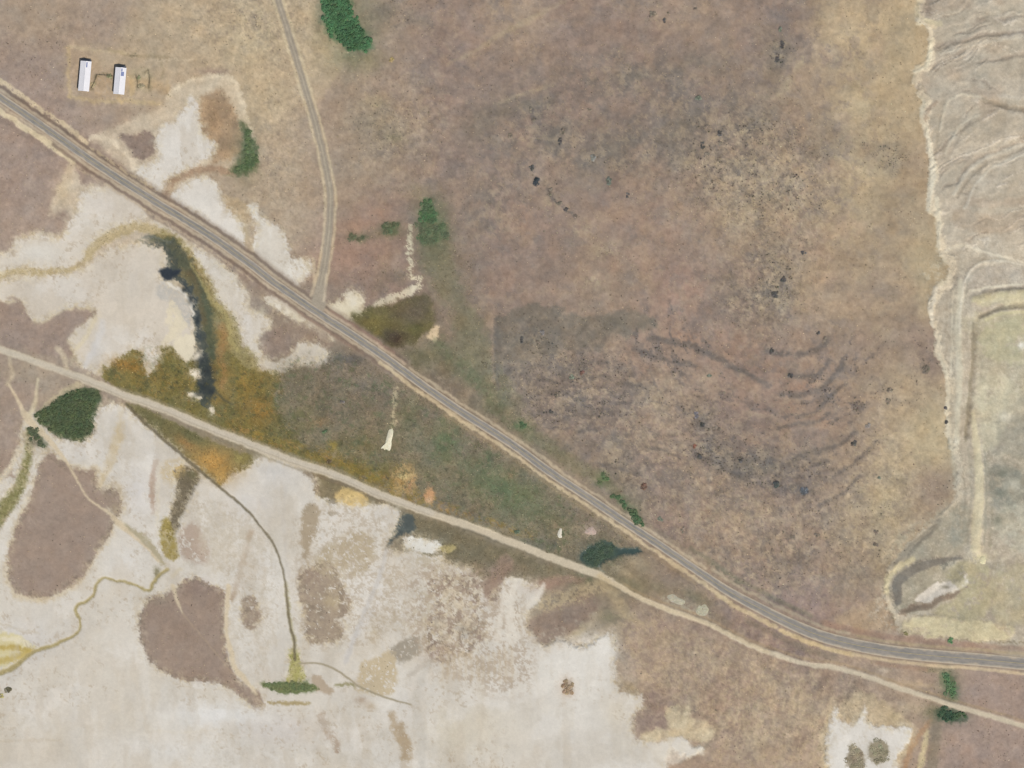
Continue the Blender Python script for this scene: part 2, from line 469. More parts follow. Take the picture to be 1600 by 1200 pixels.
# ---- north-west: dry meadow, yard of the two barns
P([(470, -20), (500, 20), (505, 50), (530, 80), (540, 92), (520, 125), (498, 158), (480, 140), (455, 60), (440, -20)], (192, 174, 140), 5, 4, a=0.5, shrub=0.25)
P([(106, 68), (180, 72), (268, 74), (290, 92), (268, 108), (264, 140), (255, 165), (190, 160), (107, 152)], (186, 168, 136), 7, 4, a=0.45, shrub=0.1)
for pl, w, cc, a in (([(110, 72), (150, 80), (200, 82)], 5, (204, 188, 150), .6), ([(108, 75), (107, 110), (110, 152)], 5, (200, 178, 132), .6), ([(112, 150), (135, 155), (165, 158), (200, 158), (250, 162)], 6, (202, 182, 136), .6), ([(170, 77), (200, 86), (225, 88), (262, 90)], 5, (140, 128, 96), .45),
                     ([(205, 87), (212, 88)], 6, (110, 106, 82), .7), ([(225, 95), (262, 95), (300, 94)], 2.5, (210, 194, 162), .7), ([(254, 97), (254, 125)], 2.5, (140, 130, 100), .6), ([(262, 130), (264, 158)], 4, (196, 172, 128), .5), ([(185, 150), (190, 158)], 8, (206, 180, 128), .5), ([(205, 120), (205, 145)], 8, (196, 172, 120), .5)):
    L(pl, w, cc, 2, 2.0, a=a * 0.75)
P([(145, 80), (180, 88), (240, 95), (250, 108), (200, 112), (160, 106), (145, 98)], (184, 168, 140), 5, 3, a=0.5)
P([(150, 120), (172, 116), (176, 140), (168, 155), (150, 150), (146, 135)], (182, 158, 122), 4, 2, a=0.5, mot=(6, .6, 71))
P([(205, 110), (236, 108), (238, 140), (215, 142), (206, 130)], (174, 164, 130), 4, 2, a=0.4)
L([(205, 128), (240, 132), (262, 145)], 14, (196, 164, 118), 6, 3, a=0.35)
B(335, 112, 24, 5, (146, 126, 112), a=0.6)
for pl, w in (([(150, 119), (164, 117), (176, 120)], 5), ([(151, 119), (148, 130), (141, 140)], 5), ([(233, 111), (234, 125), (233, 140)], 4), ([(213, 118), (216, 128), (214, 137)], 5), ([(216, 136), (226, 136)], 5), ([(225, 114), (233, 112)], 5)):
    L(pl, w, (122, 114, 88), 2, 1.5, a=0.6, mot=(7, .75, 72))

# ---- the bright salt pan by the side road
CREAM, SALT, WHITE = (212, 198, 168), (212, 204, 191), (221, 216, 207)
P([(145, 218), (160, 205), (200, 186), (258, 162), (268, 140), (300, 124), (360, 120), (376, 150), (392, 200), (400, 230), (350, 262), (300, 285), (255, 302), (225, 285), (180, 245)], (206, 192, 164), 6, 4, a=0.75, shrub=0.05, c=None)
L([(262, 152), (275, 136), (310, 122), (350, 119), (370, 130), (377, 160), (388, 190), (398, 215)], 7, (216, 202, 172), 3, 2.5, a=0.8)
L([(145, 212), (160, 216), (180, 225), (205, 248), (222, 270), (236, 290)], 9, (218, 204, 176), 3, 3, a=0.85)
P([(300, 150), (312, 178), (320, 212), (334, 222), (333, 240), (302, 259), (272, 276), (252, 302), (232, 286), (213, 264), (246, 246), (243, 220), (252, 200), (277, 186), (295, 158)], WHITE, 5, 4, c=cls('salt_pan', 'salt'), flat=1, shrub=0)
P([(186, 212), (205, 208), (232, 206), (242, 222), (236, 244), (216, 248), (202, 232)], (146, 130, 114), 4, 3, shrub=0.5, c=0)
P([(316, 150), (345, 138), (360, 160), (374, 192), (388, 222), (372, 242), (332, 257), (336, 225), (320, 212), (312, 180)], (172, 148, 116), 6, 4, c=0, col2=(154, 134, 106), shrub=0.3, grass=0.3)
P([(376, 190), (390, 206), (404, 240), (398, 266), (368, 276), (352, 270), (368, 255), (380, 235)], (100, 112, 80), 5, 3, grass=1.0, shrub=0, c=0)
L([(256, 304), (270, 284), (298, 270), (335, 264), (365, 272)], [10, 13, 14, 11, 8], (164, 142, 116), 4, 3, c=0, shrub=0.3)
P([(265, 310), (288, 288), (315, 276), (336, 282), (346, 300), (350, 316), (362, 332), (386, 352), (384, 386), (372, 384), (350, 368), (312, 340)], WHITE, 3, 3, c=cls('salt_pan', 'salt'), flat=1, shrub=0)
P([(345, 305), (375, 312), (392, 330), (384, 350), (362, 332), (350, 318)], (182, 164, 132), 4, 3, c=0)
P([(384, 322), (400, 318), (404, 338), (426, 348), (448, 372), (456, 402), (486, 408), (488, 425), (476, 438), (463, 448), (428, 428), (402, 408), (394, 388), (402, 362), (396, 340)], (220, 216, 207), 3, 4, c=cls('salt_pan', 'salt'), flat=1, shrub=0)
B(478, 418, 20, 14, CREAM, a=0.5, mot=(8, .5, 81))
P([(380, 355), (390, 352), (396, 384), (386, 388)], (186, 170, 142), 3, 2, c=0)
P([(412, 462), (440, 468), (470, 488), (500, 510), (524, 528), (514, 534), (490, 518), (450, 497), (424, 478)], (216, 206, 184), 3, 2.5, c=cls('salt_pan', 'salt'), flat=1, shrub=0)
P([(508, 476), (535, 468), (540, 456), (565, 460), (568, 480), (560, 495), (540, 498), (520, 492)], (220, 210, 186), 3, 4, c=cls('salt_pan', 'salt'), flat=1, shrub=0)
P([(582, 478), (598, 466), (622, 455), (648, 446), (652, 452), (635, 464), (610, 474), (592, 479)], (216, 204, 178), 2.5, 3, mot=(8, .8, 82))
L([(641, 352), (639, 380), (641, 410), (640, 432), (655, 436), (656, 448), (648, 455)], [6, 9, 9, 8, 12, 10, 6], (220, 208, 180), 2, 2.5, mot=(6, .58, 83))
P([(666, 526), (678, 511), (687, 512), (683, 536), (674, 531)], (218, 194, 160), 2, 2)
B(508, 480, 6, 6, (196, 180, 156), a=0.6)

# ---- west: the big salt flat round the dark pond
P([(-340, 410), (0, 395), (20, 374), (60, 362), (92, 366), (104, 350), (80, 330), (90, 306), (105, 280), (118, 262), (128, 285), (150, 286), (190, 288), (220, 298), (250, 330), (300, 372), (345, 412), (385, 455), (395, 480), (415, 490), (430, 520), (415, 560), (440, 582), (400, 585), (350, 560), (310, 600), (240, 590), (160, 585), (118, 572), (100, 540), (110, 510), (140, 500), (148, 488), (112, 484), (85, 502), (55, 508), (35, 480), (0, 476), (-340, 500)], (208, 195, 168), 5, 5, a=0.8, shrub=0.05)
s_w = cls('salt_flat', 'salt')
P([(-340, 405), (0, 400), (20, 380), (60, 369), (95, 373), (112, 346), (122, 330), (126, 302), (150, 293), (190, 293), (215, 301), (230, 322), (226, 345), (205, 350), (175, 362), (150, 390), (125, 412), (90, 418), (40, 418), (0, 426), (-340, 440)], SALT, 4, 4, c=s_w, flat=1, shrub=0)
P([(-340, 446), (0, 440), (40, 432), (100, 430), (130, 420), (150, 405), (170, 392), (205, 382), (245, 385), (258, 400), (262, 415), (248, 420), (250, 436), (268, 442), (282, 452), (294, 466), (301, 482), (303, 500), (301, 522), (304, 545), (298, 560), (285, 562), (272, 540), (254, 540), (251, 558), (240, 574), (231, 585), (225, 562), (218, 546), (205, 546), (195, 556), (176, 566), (160, 574), (146, 584), (130, 572), (118, 555), (108, 540), (110, 518), (132, 506), (146, 496), (150, 486), (130, 481), (110, 479), (90, 486), (70, 500), (50, 500), (40, 486), (30, 466), (10, 460), (0, 470), (-340, 480)], (210, 201, 187), 2.5, 3.5, c=s_w, flat=1, shrub=0)
P([(236, 342), (262, 356), (312, 390), (350, 416), (375, 448), (387, 462), (382, 482), (402, 490), (424, 505), (405, 520), (404, 552), (428, 568), (455, 552), (466, 535), (500, 538), (517, 556), (492, 574), (475, 572), (440, 580), (415, 576), (398, 562), (374, 542), (358, 526), (352, 496), (336, 476), (325, 442), (300, 402), (270, 372)], (210, 203, 190), 4, 3.5, c=cls('salt_flat', 'salt'), flat=1, shrub=0)
P([(408, 520), (437, 514), (460, 530), (450, 550), (426, 562), (408, 551)], (142, 126, 114), 4, 4, c=0, shrub=0.6)
P([(465, 500), (510, 520), (520, 540), (500, 536), (470, 532), (445, 520)], (150, 132, 116), 5, 4, c=0, a=0.8, shrub=0.5)
B(210, 440, 40, 30, (198, 192, 182), a=0.5); B(60, 395, 40, 12, (216, 214, 206), a=0.6); B(175, 320, 40, 20, (206, 198, 188), a=0.5); B(385, 500, 18, 40, (216, 212, 206), a=0.6, rot=-20); B(155, 550, 12, 30, (206, 204, 200), a=0.7, rot=30)
B(100, 305, 14, 26, (206, 190, 158), a=0.7)
L([(98, 300), (104, 275), (118, 252)], [16, 14, 10], (206, 190, 158), 4, 3, a=0.7)
B(100, 338, 12, 8, (152, 132, 114), a=0.8, rot=20)
L([(-20, 432), (0, 432), (20, 425), (50, 424), (90, 424), (122, 417), (140, 398), (158, 376), (185, 361), (215, 354), (240, 358), (262, 370)], [10, 10, 11, 11, 9, 6, 12, 17, 17, 15, 16, 14], (184, 166, 128), 3.5, 2.5, a=0.9, c=cls('mud_flat', 'wet'), flat=1, grass=0.3)
# olive reeds down the east bank
L([(255, 362), (285, 388), (306, 420), (322, 455), (334, 480), (352, 496), (360, 525), (372, 550), (392, 570)], [10, 18, 22, 22, 20, 24, 26, 30, 26], (148, 136, 92), 5, 3, a=0.95, c=cls('reed_bank', 'wet'), grass=0.9, shrub=0)
L([(262, 362), (292, 385), (312, 420), (328, 455), (338, 476), (356, 492), (362, 525)], 6, (176, 160, 112), 3, 2, a=0.6)
L([(345, 520), (350, 545), (345, 575), (345, 600)], 16, (168, 130, 82), 6, 4, a=0.6)

# ---- marsh between the highway and the dirt road
m_w = cls('marsh', 'wet')
P([(160, 580), (178, 564), (200, 549), (216, 546), (225, 562), (231, 585), (241, 576), (253, 556), (256, 541), (272, 541), (286, 560), (302, 562), (330, 560), (352, 545), (386, 575), (422, 578), (446, 572), (470, 565), (500, 560), (530, 545), (560, 555), (640, 605), (720, 660), (800, 712), (870, 762), (930, 800), (985, 840), (1000, 860), (960, 900), (930, 892), (860, 862), (780, 835), (680, 800), (600, 768), (520, 735), (400, 690), (300, 652), (200, 612), (170, 598)], None, 3, 3, c=m_w, grass=0.7, shrub=0.25)
P([(160, 580), (178, 564), (200, 549), (216, 546), (225, 562), (231, 585), (241, 576), (253, 556), (256, 541), (272, 541), (286, 560), (302, 562), (330, 560), (352, 545), (386, 575), (422, 578), (440, 590), (430, 640), (470, 690), (520, 730), (400, 692), (300, 654), (200, 614), (170, 600)], (132, 118, 68), 3.5, 3, col2=(118, 108, 62), a=0.97)
for (x, y, rx, ry, cc, a) in ((195, 570, 30, 10, (158, 118, 62), .6), (240, 590, 30, 14, (142, 116, 58), .5), (390, 610, 26, 30, (152, 122, 58), .55), (410, 640, 16, 16, (158, 114, 54), .6), (350, 640, 30, 10, (100, 100, 68), .5), (430, 655, 30, 26, (110, 108, 76), .5), (270, 570, 12, 20, (126, 118, 68), .6), (300, 610, 20, 12, (138, 120, 64), .5),
                           (500, 600, 60, 40, (124, 113, 98), .7), (530, 640, 50, 30, (122, 112, 96), .6), (505, 640, 10, 22, (84, 84, 76), .8), (545, 560, 22, 8, (84, 88, 92), .7), (470, 590, 20, 16, (112, 104, 84), .5), (580, 610, 26, 20, (116, 106, 92), .5), (570, 695, 40, 14, (110, 105, 74), .6), (590, 735, 50, 16, (116, 104, 54), .8), (530, 720, 40, 10, (118, 106, 66), .6),
                           (500, 660, 14, 8, (162, 120, 74), .5), (521, 697, 8, 8, (156, 136, 62), .7), (514, 722, 5, 4, (74, 64, 46), .7), (533, 694, 5, 6, (84, 78, 54), .7), (507, 674, 5, 4, (70, 80, 58), .8),
                           (690, 685, 10, 22, (98, 108, 84), .6), (660, 695, 14, 10, (98, 104, 84), .5), (640, 660, 20, 24, (112, 116, 90), .4), (780, 745, 40, 20, (100, 112, 84), .6), (800, 780, 60, 24, (104, 112, 84), .6), (765, 717, 5, 9, (76, 104, 74), .7), (720, 730, 40, 20, (126, 116, 98), .5), (690, 770, 40, 20, (116, 110, 92), .5), (700, 660, 22, 14, (148, 128, 108), .5), (800, 745, 8, 14, (186, 146, 112), .5),
                           (850, 815, 40, 20, (122, 112, 92), .5), (890, 790, 26, 16, (136, 122, 106), .5), (740, 800, 40, 16, (118, 108, 92), .5), (840, 850, 30, 10, (96, 100, 92), .6), (865, 848, 7, 8, (82, 86, 82), .7), (810, 830, 10, 7, (84, 90, 74), .7), (828, 832, 12, 6, (176, 138, 100), .6), (922, 828, 12, 10, (176, 158, 146), .8)):
    B(x, y, rx, ry, cc, a=a)
P([(160, 580), (640, 605), (985, 840), (930, 892), (200, 612)], (122, 121, 94), 30, 6, smooth=False, a=0.30, mot=(40, .45, 91))
P([(440, 560), (640, 620), (985, 850), (930, 880), (440, 690)], (140, 124, 104), 20, 6, smooth=False, a=0.35, mot=(18, .35, 92))
for col, sd, cov, sc, aa in (((86, 86, 58), 421, .30, 20, .6), ((156, 122, 68), 422, .24, 16, .5), ((98, 100, 62), 423, .34, 12, .5), ((70, 68, 52), 424, .16, 9, .6)):
    P([(160, 582), (200, 550), (255, 545), (330, 560), (400, 580), (450, 585), (440, 640), (480, 690), (520, 728), (400, 690), (200, 612)], col, 8, 5, a=aa, mot=(sc, cov, sd))
for col, sd, cov, sc, aa in (((96, 96, 78), 431, .28, 22, .55), ((152, 136, 112), 432, .26, 14, .5), ((92, 104, 76), 433, .26, 18, .5), ((84, 80, 70), 434, .18, 9, .5)):
    P([(440, 575), (530, 552), (640, 612), (800, 722), (985, 850), (930, 885), (800, 835), (620, 770), (500, 720), (430, 650)], col, 10, 5, a=aa, mot=(sc, cov, sd))
for col, sd, cov, sc, aa in (((76, 72, 52), 441, .35, 12, .6), ((134, 122, 74), 442, .25, 12, .5)):
    P([(548, 500), (585, 482), (650, 465), (676, 470), (674, 512), (620, 538), (578, 516)], col, 5, 3, a=aa, mot=(sc, cov, sd))
for (x, y, rx, ry, cc, a) in ((790, 770, 70, 28, (104, 114, 84), .5), (720, 715, 50, 26, (108, 114, 88), .4), (690, 680, 14, 26, (94, 108, 80), .5), (850, 800, 40, 18, (110, 114, 86), .4)):
    B(x, y, rx, ry, cc, a=a, rot=30, mot=(26, .62, int(x)))
for col, cov, sd in (((170, 128, 78), .3, 485), ((142, 122, 62), .45, 486), ((186, 150, 98), .16, 487)):
    L([(360, 668), (430, 690), (520, 722), (600, 756), (670, 784), (740, 808), (830, 836)], [16, 24, 26, 28, 22, 14, 10], col, 6, 5, a=0.55, mot=(12, cov, sd))
# bleached strip and ochre diggings in the marsh
L([(621, 605), (617, 622), (614, 640), (617, 655), (612, 668)], [3, 8, 4, 8, 6], (200, 184, 150), 2, 1.5, a=0.7, mot=(6, .6, 93))
P([(612, 735), (628, 722), (642, 725), (648, 742), (650, 755), (640, 772), (625, 768), (612, 764)], (186, 156, 108), 5, 5, a=0.75, mot=(8, .55, 94))
B(632, 744, 12, 3.5, (214, 198, 142), a=0.8, mot=(8, .7, 95)); B(641, 757, 5, 10, (190, 142, 100), a=0.7, rot=15, mot=(8, .7, 96)); B(622, 752, 10, 5, (176, 140, 88), a=0.6)
P([(664, 768), (672, 760), (680, 770), (678, 786), (668, 787), (662, 778)], (196, 150, 110), 3, 2, a=0.9); B(671, 783, 4, 5, (222, 186, 146), a=0.9); B(690, 792, 10, 5, (162, 142, 126), a=0.5)
# north of the highway: dark marsh by the junction and the wet swale running down from the willows
P([(545, 500), (565, 485), (585, 479), (615, 476), (650, 461), (672, 464), (679, 490), (676, 512), (660, 522), (650, 536), (632, 536), (617, 541), (600, 536), (575, 516)], (110, 104, 66), 5, 3, c=m_w, grass=0.9, shrub=0, col2=(100, 94, 66))
for (x, y, rx, ry, cc, a) in ((645, 490, 30, 20, (108, 97, 84), .85), (662, 472, 14, 10, (98, 90, 78), .6), (612, 525, 20, 12, (78, 70, 62), .85), (622, 532, 10, 8, (70, 58, 54), .7), (580, 505, 16, 8, (132, 120, 72), .6), (590, 520, 10, 7, (128, 114, 62), .7), (650, 515, 12, 8, (98, 96, 58), .6), (560, 492, 12, 8, (100, 98, 66), .6)):
    B(x, y, rx, ry, cc, a=a)
for (x, y, rx, ry, cc, a) in ((690, 545, 26, 14, (108, 112, 92), .6), (720, 570, 26, 18, (104, 112, 88), .6), (740, 590, 16, 10, (92, 108, 82), .6), (655, 560, 30, 14, (104, 102, 76), .6), (770, 640, 20, 14, (108, 110, 88), .5), (815, 665, 12, 8, (88, 112, 78), .7), (826, 685, 14, 8, (98, 110, 84), .5), (780, 610, 16, 20, (112, 114, 92), .5), (690, 450, 18, 30, (126, 118, 96), .4), (730, 500, 14, 30, (126, 116, 96), .5), (675, 400, 26, 26, (116, 114, 90), .65), (680, 350, 24, 40, (110, 108, 86), .6), (600, 365, 40, 7, (120, 112, 92), .5), (595, 440, 12, 30, (130, 118, 102), .5), (560, 450, 18, 8, (128, 118, 112), .5), (625, 430, 14, 14, (128, 120, 104), .5), (860, 700, 26, 16, (128, 120, 96), .5), (720, 415, 18, 40, (138, 124, 104), .35), (690, 440, 16, 8, (158, 132, 114), .4), (710, 490, 20, 14, (160, 132, 116), .4), (650, 300, 20, 14, (140, 130, 104), .4)):
    B(x, y, rx, ry, cc, a=a, grass=0.6)
L([(676, 345), (682, 395), (702, 440), (722, 490), (742, 540), (764, 590), (790, 635), (820, 672)], [34, 44, 34, 32, 44, 50, 44, 26], (122, 119, 95), 12, 8, a=0.62, grass=0.5)
L([(690, 540), (720, 572), (752, 602), (785, 640), (815, 668)], 20, (104, 111, 86), 9, 6, a=0.55, mot=(18, .6, 97), grass=0.6)
L([(815, 668), (845, 690), (890, 720), (935, 745), (960, 765), (1005, 822)], [14, 18, 22, 20, 14, 8], (120, 119, 93), 6, 5, a=0.55, grass=0.4)
L([(771, 478), (769, 520), (770, 560), (772, 600)], 3, (162, 143, 126), 1.6, 1.0, a=0.55)
L([(778, 500), (776, 540), (776, 575), (779, 605)], 8, (112, 107, 101), 3.5, 2, a=0.6)
for (x, y, rx, ry, cc, a) in ((500, 22, 8, 30, (120, 118, 92), .6), (575, 100, 22, 14, (142, 134, 110), .6), (560, 90, 30, 8, (130, 124, 100), .6), (550, 55, 40, 46, (96, 108, 76), .3), (615, 215, 14, 9, (128, 126, 100), .5), (590, 190, 40, 30, (148, 138, 112), .35), (590, 160, 16, 10, (170, 156, 116), .4)):
    B(x, y, rx, ry, cc, a=a)

# ---- south-west: the great salt flat with its grassy islands
s_s = cls('salt_flat', 'salt')
big = [(-340, 765), (0, 748), (18, 730), (32, 690), (38, 655), (50, 640), (62, 665), (84, 682), (112, 690), (128, 694), (144, 682), (150, 660), (152, 640), (165, 632), (197, 638), (238, 671), (300, 724), (342, 757), (360, 740), (390, 728), (410, 714), (450, 722), (482, 732), (492, 752), (492, 772), (520, 784), (560, 790), (605, 788), (627, 800), (622, 818), (606, 852), (640, 862), (680, 866), (700, 880), (735, 892), (770, 915), (790, 902), (812, 905), (842, 920), (845, 935), (826, 960), (830, 985), (850, 1010), (882, 1000), (910, 1012), (940, 998), (962, 995), (964, 1060), (980, 1082), (1005, 1085), (1000, 1110), (986, 1128), (992, 1150), (1025, 1162), (1060, 1152), (1084, 1166), (1100, 1172), (1075, 1184), (1037, 1192), (1025, 1540), (-340, 1540)]
P(big, (208, 196, 170), 7, 7, a=0.75, shrub=0.05)
P(big, (209, 203, 192), 3.5, 5, c=s_s, flat=1, shrub=0)
n = sstep(-0.5, 0.6, fbm(PX, PY, 90, 5, 111, 0.6))[..., None] * (CLS == s_s)[..., None] * 0.55
C[:] = C * (1 - n) + np.array([217, 213, 205], np.float32) * n
n = sstep(0.1, 0.7, fbm(PX * 1.6, PY * 0.5, 70, 5, 112, 0.62))[..., None] * (CLS == s_s)[..., None] * 0.5
C[:] = C * (1 - n) + np.array([203, 194, 178], np.float32) * n
for (x, y, rx, ry, cc, a) in ((880, 1060, 60, 60, (224, 220, 211), .7), (930, 1020, 30, 20, (226, 222, 213), .7), (800, 960, 26, 40, (218, 210, 194), .6), (1000, 1160, 30, 10, (224, 220, 210), .5), (340, 1120, 60, 14, (218, 217, 214), .7), (260, 1170, 80, 20, (216, 214, 210), .5), (200, 880, 30, 26, (218, 217, 214), .6), (215, 770, 20, 40, (208, 206, 206), .6), (380, 790, 40, 40, (212, 209, 206), .5), (430, 740, 30, 16, (206, 205, 203), .6), (120, 700, 20, 16, (212, 207, 200), .5), (60, 1000, 50, 30, (206, 203, 200), .5), (150, 1050, 60, 80, (206, 198, 184), .5), (60, 1180, 70, 26, (206, 196, 180), .6), (440, 1140, 60, 20, (208, 202, 198), .5), (650, 1080, 20, 40, (196, 188, 176), .4), (720, 1140, 60, 40, (212, 202, 178), .4), (960, 1110, 20, 20, (210, 200, 178), .3)):
    B(x, y, rx, ry, cc, a=a)
for pl, w, cc, a in (([(540, 1030), (560, 985), (585, 950), (605, 900)], 10, (206, 202, 198), .5), ([(640, 1055), (660, 1040), (672, 1035)], 8, (182, 174, 162), .6), ([(118, 1050), (123, 1080), (122, 1120)], 3, (220, 216, 208), .6), ([(0, 1158), (60, 1157), (95, 1157)], 2, (188, 174, 152), .5), ([(240, 1143), (300, 1144), (340, 1140)], 3, (214, 206, 190), .5), ([(445, 760), (444, 800), (447, 850), (452, 900)], 3, (198, 192, 184), .5), ([(0, 975), (30, 985), (60, 990)], 3, (186, 174, 152), .5)):
    L(pl, w, cc, 2.5, 2, a=a)

BROWN = (156, 138, 124)
# grassy islands
P([(58, 712), (82, 700), (106, 722), (128, 728), (152, 730), (156, 758), (184, 754), (196, 788), (190, 806), (176, 838), (160, 858), (140, 893), (120, 916), (100, 932), (62, 943), (25, 933), (8, 906), (5, 880), (14, 842), (30, 802), (45, 768), (54, 740)], (206, 190, 160), 5, 4, a=0.7)
P([(62, 716), (82, 706), (104, 726), (128, 733), (150, 736), (154, 764), (180, 762), (192, 790), (184, 810), (172, 836), (156, 858), (136, 893), (116, 912), (96, 926), (62, 936), (30, 927), (13, 904), (10, 880), (18, 842), (34, 804), (49, 770), (57, 742)], BROWN, 4, 3, c=cls('grass_island', 'soil'), flat=0.5, shrub=0.35)
P([(276, 918), (290, 906), (312, 902), (330, 914), (350, 924), (350, 988), (362, 1040), (376, 1062), (402, 1080), (411, 1100), (400, 1107), (362, 1076), (325, 1066), (282, 1062), (250, 1046), (226, 1016), (217, 982), (220, 955), (232, 935), (258, 928)], (152, 134, 120), 3.5, 2.5, c=cls('grass_island', 'soil'), flat=0.5, shrub=0.35)
B(250, 938, 22, 8, (134, 122, 108), a=0.7); B(310, 915, 22, 12, (142, 124, 114), a=0.6)
L([(228, 940), (219, 960), (219, 985), (228, 1015), (250, 1043), (280, 1060)], 4, (126, 114, 102), 2, 2, a=0.5, mot=(6, .6, 121))
P([(378, 936), (397, 932), (410, 955), (408, 976), (392, 986), (377, 970)], (158, 142, 126), 4, 3, c=cls('grass_island', 'soil'), shrub=0.5, mot=(14, .85, 122))
L([(390, 832), (384, 860), (376, 890), (366, 920), (362, 935)], [8, 9, 10, 9, 7], (172, 152, 130), 3, 2, a=0.9, shrub=0.4)
P([(277, 850), (285, 826), (302, 820), (322, 846), (326, 868), (314, 880), (290, 872)], (172, 152, 136), 6, 4, a=0.75, mot=(14, .7, 123), shrub=0.4)
P([(330, 780), (390, 830), (400, 900), (350, 910), (320, 880), (300, 800)], (194, 184, 166), 8, 4, a=0.5, mot=(9, .5, 124))
P([(464, 896), (488, 884), (515, 880), (546, 930), (546, 960), (522, 966), (538, 980), (530, 1000), (484, 1004), (472, 962)], (160, 144, 126), 4, 4, c=cls('grass_island', 'soil'), shrub=0.7, mot=(10, .78, 125))
B(490, 900, 18, 14, (146, 126, 114), a=0.5); B(500, 950, 10, 26, (138, 128, 116), a=0.4); B(520, 940, 16, 14, (188, 170, 132), a=0.5)
P([(500, 858), (525, 840), (560, 830), (588, 846), (584, 880), (560, 905), (520, 905), (490, 898)], (178, 164, 138), 6, 5, a=0.85, mot=(9, .65, 126), shrub=0.4)
P([(474, 790), (497, 792), (496, 825), (486, 850), (476, 878), (471, 850)], (164, 150, 128), 3.5, 3, a=0.9, mot=(12, .8, 127), shrub=0.4)
P([(590, 900), (640, 880), (690, 880), (720, 900), (680, 960), (640, 990), (590, 960)], (190, 178, 156), 12, 5, a=0.6, mot=(8, .5, 128), shrub=0.2)
P([(640, 860), (700, 870), (745, 890), (735, 930), (690, 940), (660, 920)], (186, 174, 150), 10, 5, a=0.6, mot=(9, .5, 129), shrub=0.2)
P([(668, 912), (700, 900), (737, 894), (790, 876), (785, 905), (776, 938), (752, 950), (762, 975), (755, 1002), (725, 1026), (684, 1036), (667, 1010), (665, 975), (684, 945)], (150, 130, 116), 5, 5, a=0.85, mot=(16, .52, 130), shrub=0.6, c=cls('grass_island', 'soil'))
B(730, 985, 14, 12, (122, 116, 104), a=0.6); B(688, 975, 8, 8, (118, 114, 102), a=0.5); B(690, 1020, 18, 12, (154, 130, 116), a=0.5); B(768, 918, 12, 24, (152, 130, 114), a=0.6)
P([(612, 1016), (640, 996), (662, 996), (658, 1020), (626, 1036)], (152, 144, 130), 4, 3, a=0.85, mot=(10, .75, 131), shrub=0.5)
P([(565, 1036), (590, 1026), (615, 1018), (620, 1055), (610, 1086), (562, 1082), (560, 1060)], (190, 174, 144), 4, 3, a=0.85, mot=(10, .75, 132), shrub=0.3)
B(583, 992, 8, 9, (178, 160, 128), a=0.7); B(565, 1095, 8, 5, (170, 150, 130), a=0.8); B(578, 1104, 8, 6, (176, 160, 138), a=0.7)
L([(502, 1118), (508, 1138), (520, 1155), (528, 1172)], [10, 14, 11, 10], (168, 150, 132), 3, 3, a=0.9, shrub=0.5, mot=(9, .75, 133))
L([(612, 1115), (622, 1140), (635, 1165), (634, 1190), (630, 1215)], [14, 18, 18, 16, 18], (174, 156, 130), 4, 3, a=0.9, shrub=0.4, mot=(9, .8, 134))
P([(486, 1058), (500, 1055), (510, 1070), (522, 1082), (500, 1081), (490, 1072)], (176, 160, 140), 2.5, 2, a=0.9)
B(0, 1098, 0.1, 0.1, None)
B(402, 1095, 8, 10, (172, 152, 132), a=0.8)
# wet hollows, streaks and the ditch
L([(190, 634), (187, 675), (176, 708), (165, 735), (155, 762)], [6, 14, 16, 12, 5], (202, 184, 150), 4, 3, a=0.8)
B(172, 770, 14, 14, (150, 134, 114), a=0.7, mot=(8, .6, 141)); B(182, 795, 8, 8, (158, 144, 112), a=0.6)
P([(270, 738), (284, 728), (302, 730), (313, 746), (302, 764), (292, 790), (276, 832), (266, 842), (261, 830), (270, 785), (276, 756)], (114, 104, 86), 3.5, 2.5, c=cls('mud_hollow', 'wet'), dz=-0.5, grass=0.5)
B(300, 742, 12, 8, (106, 104, 74), a=0.6)
P([(250, 818), (263, 808), (274, 838), (279, 868), (270, 876), (258, 868), (251, 848)], (152, 136, 78), 3, 2, a=0.9, grass=0.8)
P([(254, 728), (270, 717), (286, 722), (284, 742), (268, 756), (256, 746)], (194, 168, 116), 5, 4, a=0.8, mot=(10, .7, 143))
L([(246, 722), (240, 745), (238, 775), (240, 800)], [6, 9, 8, 5], (168, 144, 126), 2.5, 2, a=0.85)
L([(250, 725), (247, 770), (246, 812), (246, 835)], 5, (216, 206, 184), 2.5, 1.5, a=0.7)
L([(195, 822), (222, 842), (245, 866), (258, 882)], [8, 12, 10, 6], (162, 152, 122), 3, 2, a=0.75)
L([(172, 802), (182, 810), (190, 824)], 12, (214, 204, 180), 4, 3, a=0.7)
P([(196, 631), (225, 638), (276, 662), (326, 686), (363, 702), (396, 713), (386, 731), (357, 741), (343, 757), (325, 746), (300, 721), (275, 700), (238, 669)], (122, 114, 78), 2.5, 2, c=cls('marsh', 'wet'), grass=0.9, shrub=0)
B(335, 720, 34, 22, (186, 146, 84), a=0.9, rot=25); B(290, 692, 16, 8, (162, 122, 76), a=0.7, rot=35); B(378, 716, 14, 8, (150, 138, 80), a=0.7); B(345, 745, 8, 8, (206, 164, 96), a=0.8); B(240, 655, 26, 10, (100, 98, 66), a=0.6, rot=35); B(300, 680, 30, 7, (96, 102, 72), a=0.5, rot=28)
L([(448, 910), (449, 945), (455, 980), (461, 1010)], [5, 6, 6, 6], (172, 162, 116), 3, 1.5, a=0.6)
P([(454, 1018), (465, 1014), (472, 1042), (476, 1062), (462, 1070), (448, 1064), (452, 1040)], (164, 158, 92), 3, 2, a=0.9, grass=1.0, c=cls('marsh', 'wet'))
P([(406, 1066), (430, 1068), (450, 1064), (480, 1067), (498, 1076), (465, 1083), (436, 1081), (412, 1074)], (104, 116, 78), 2, 1.5, a=0.95, grass=1.0)
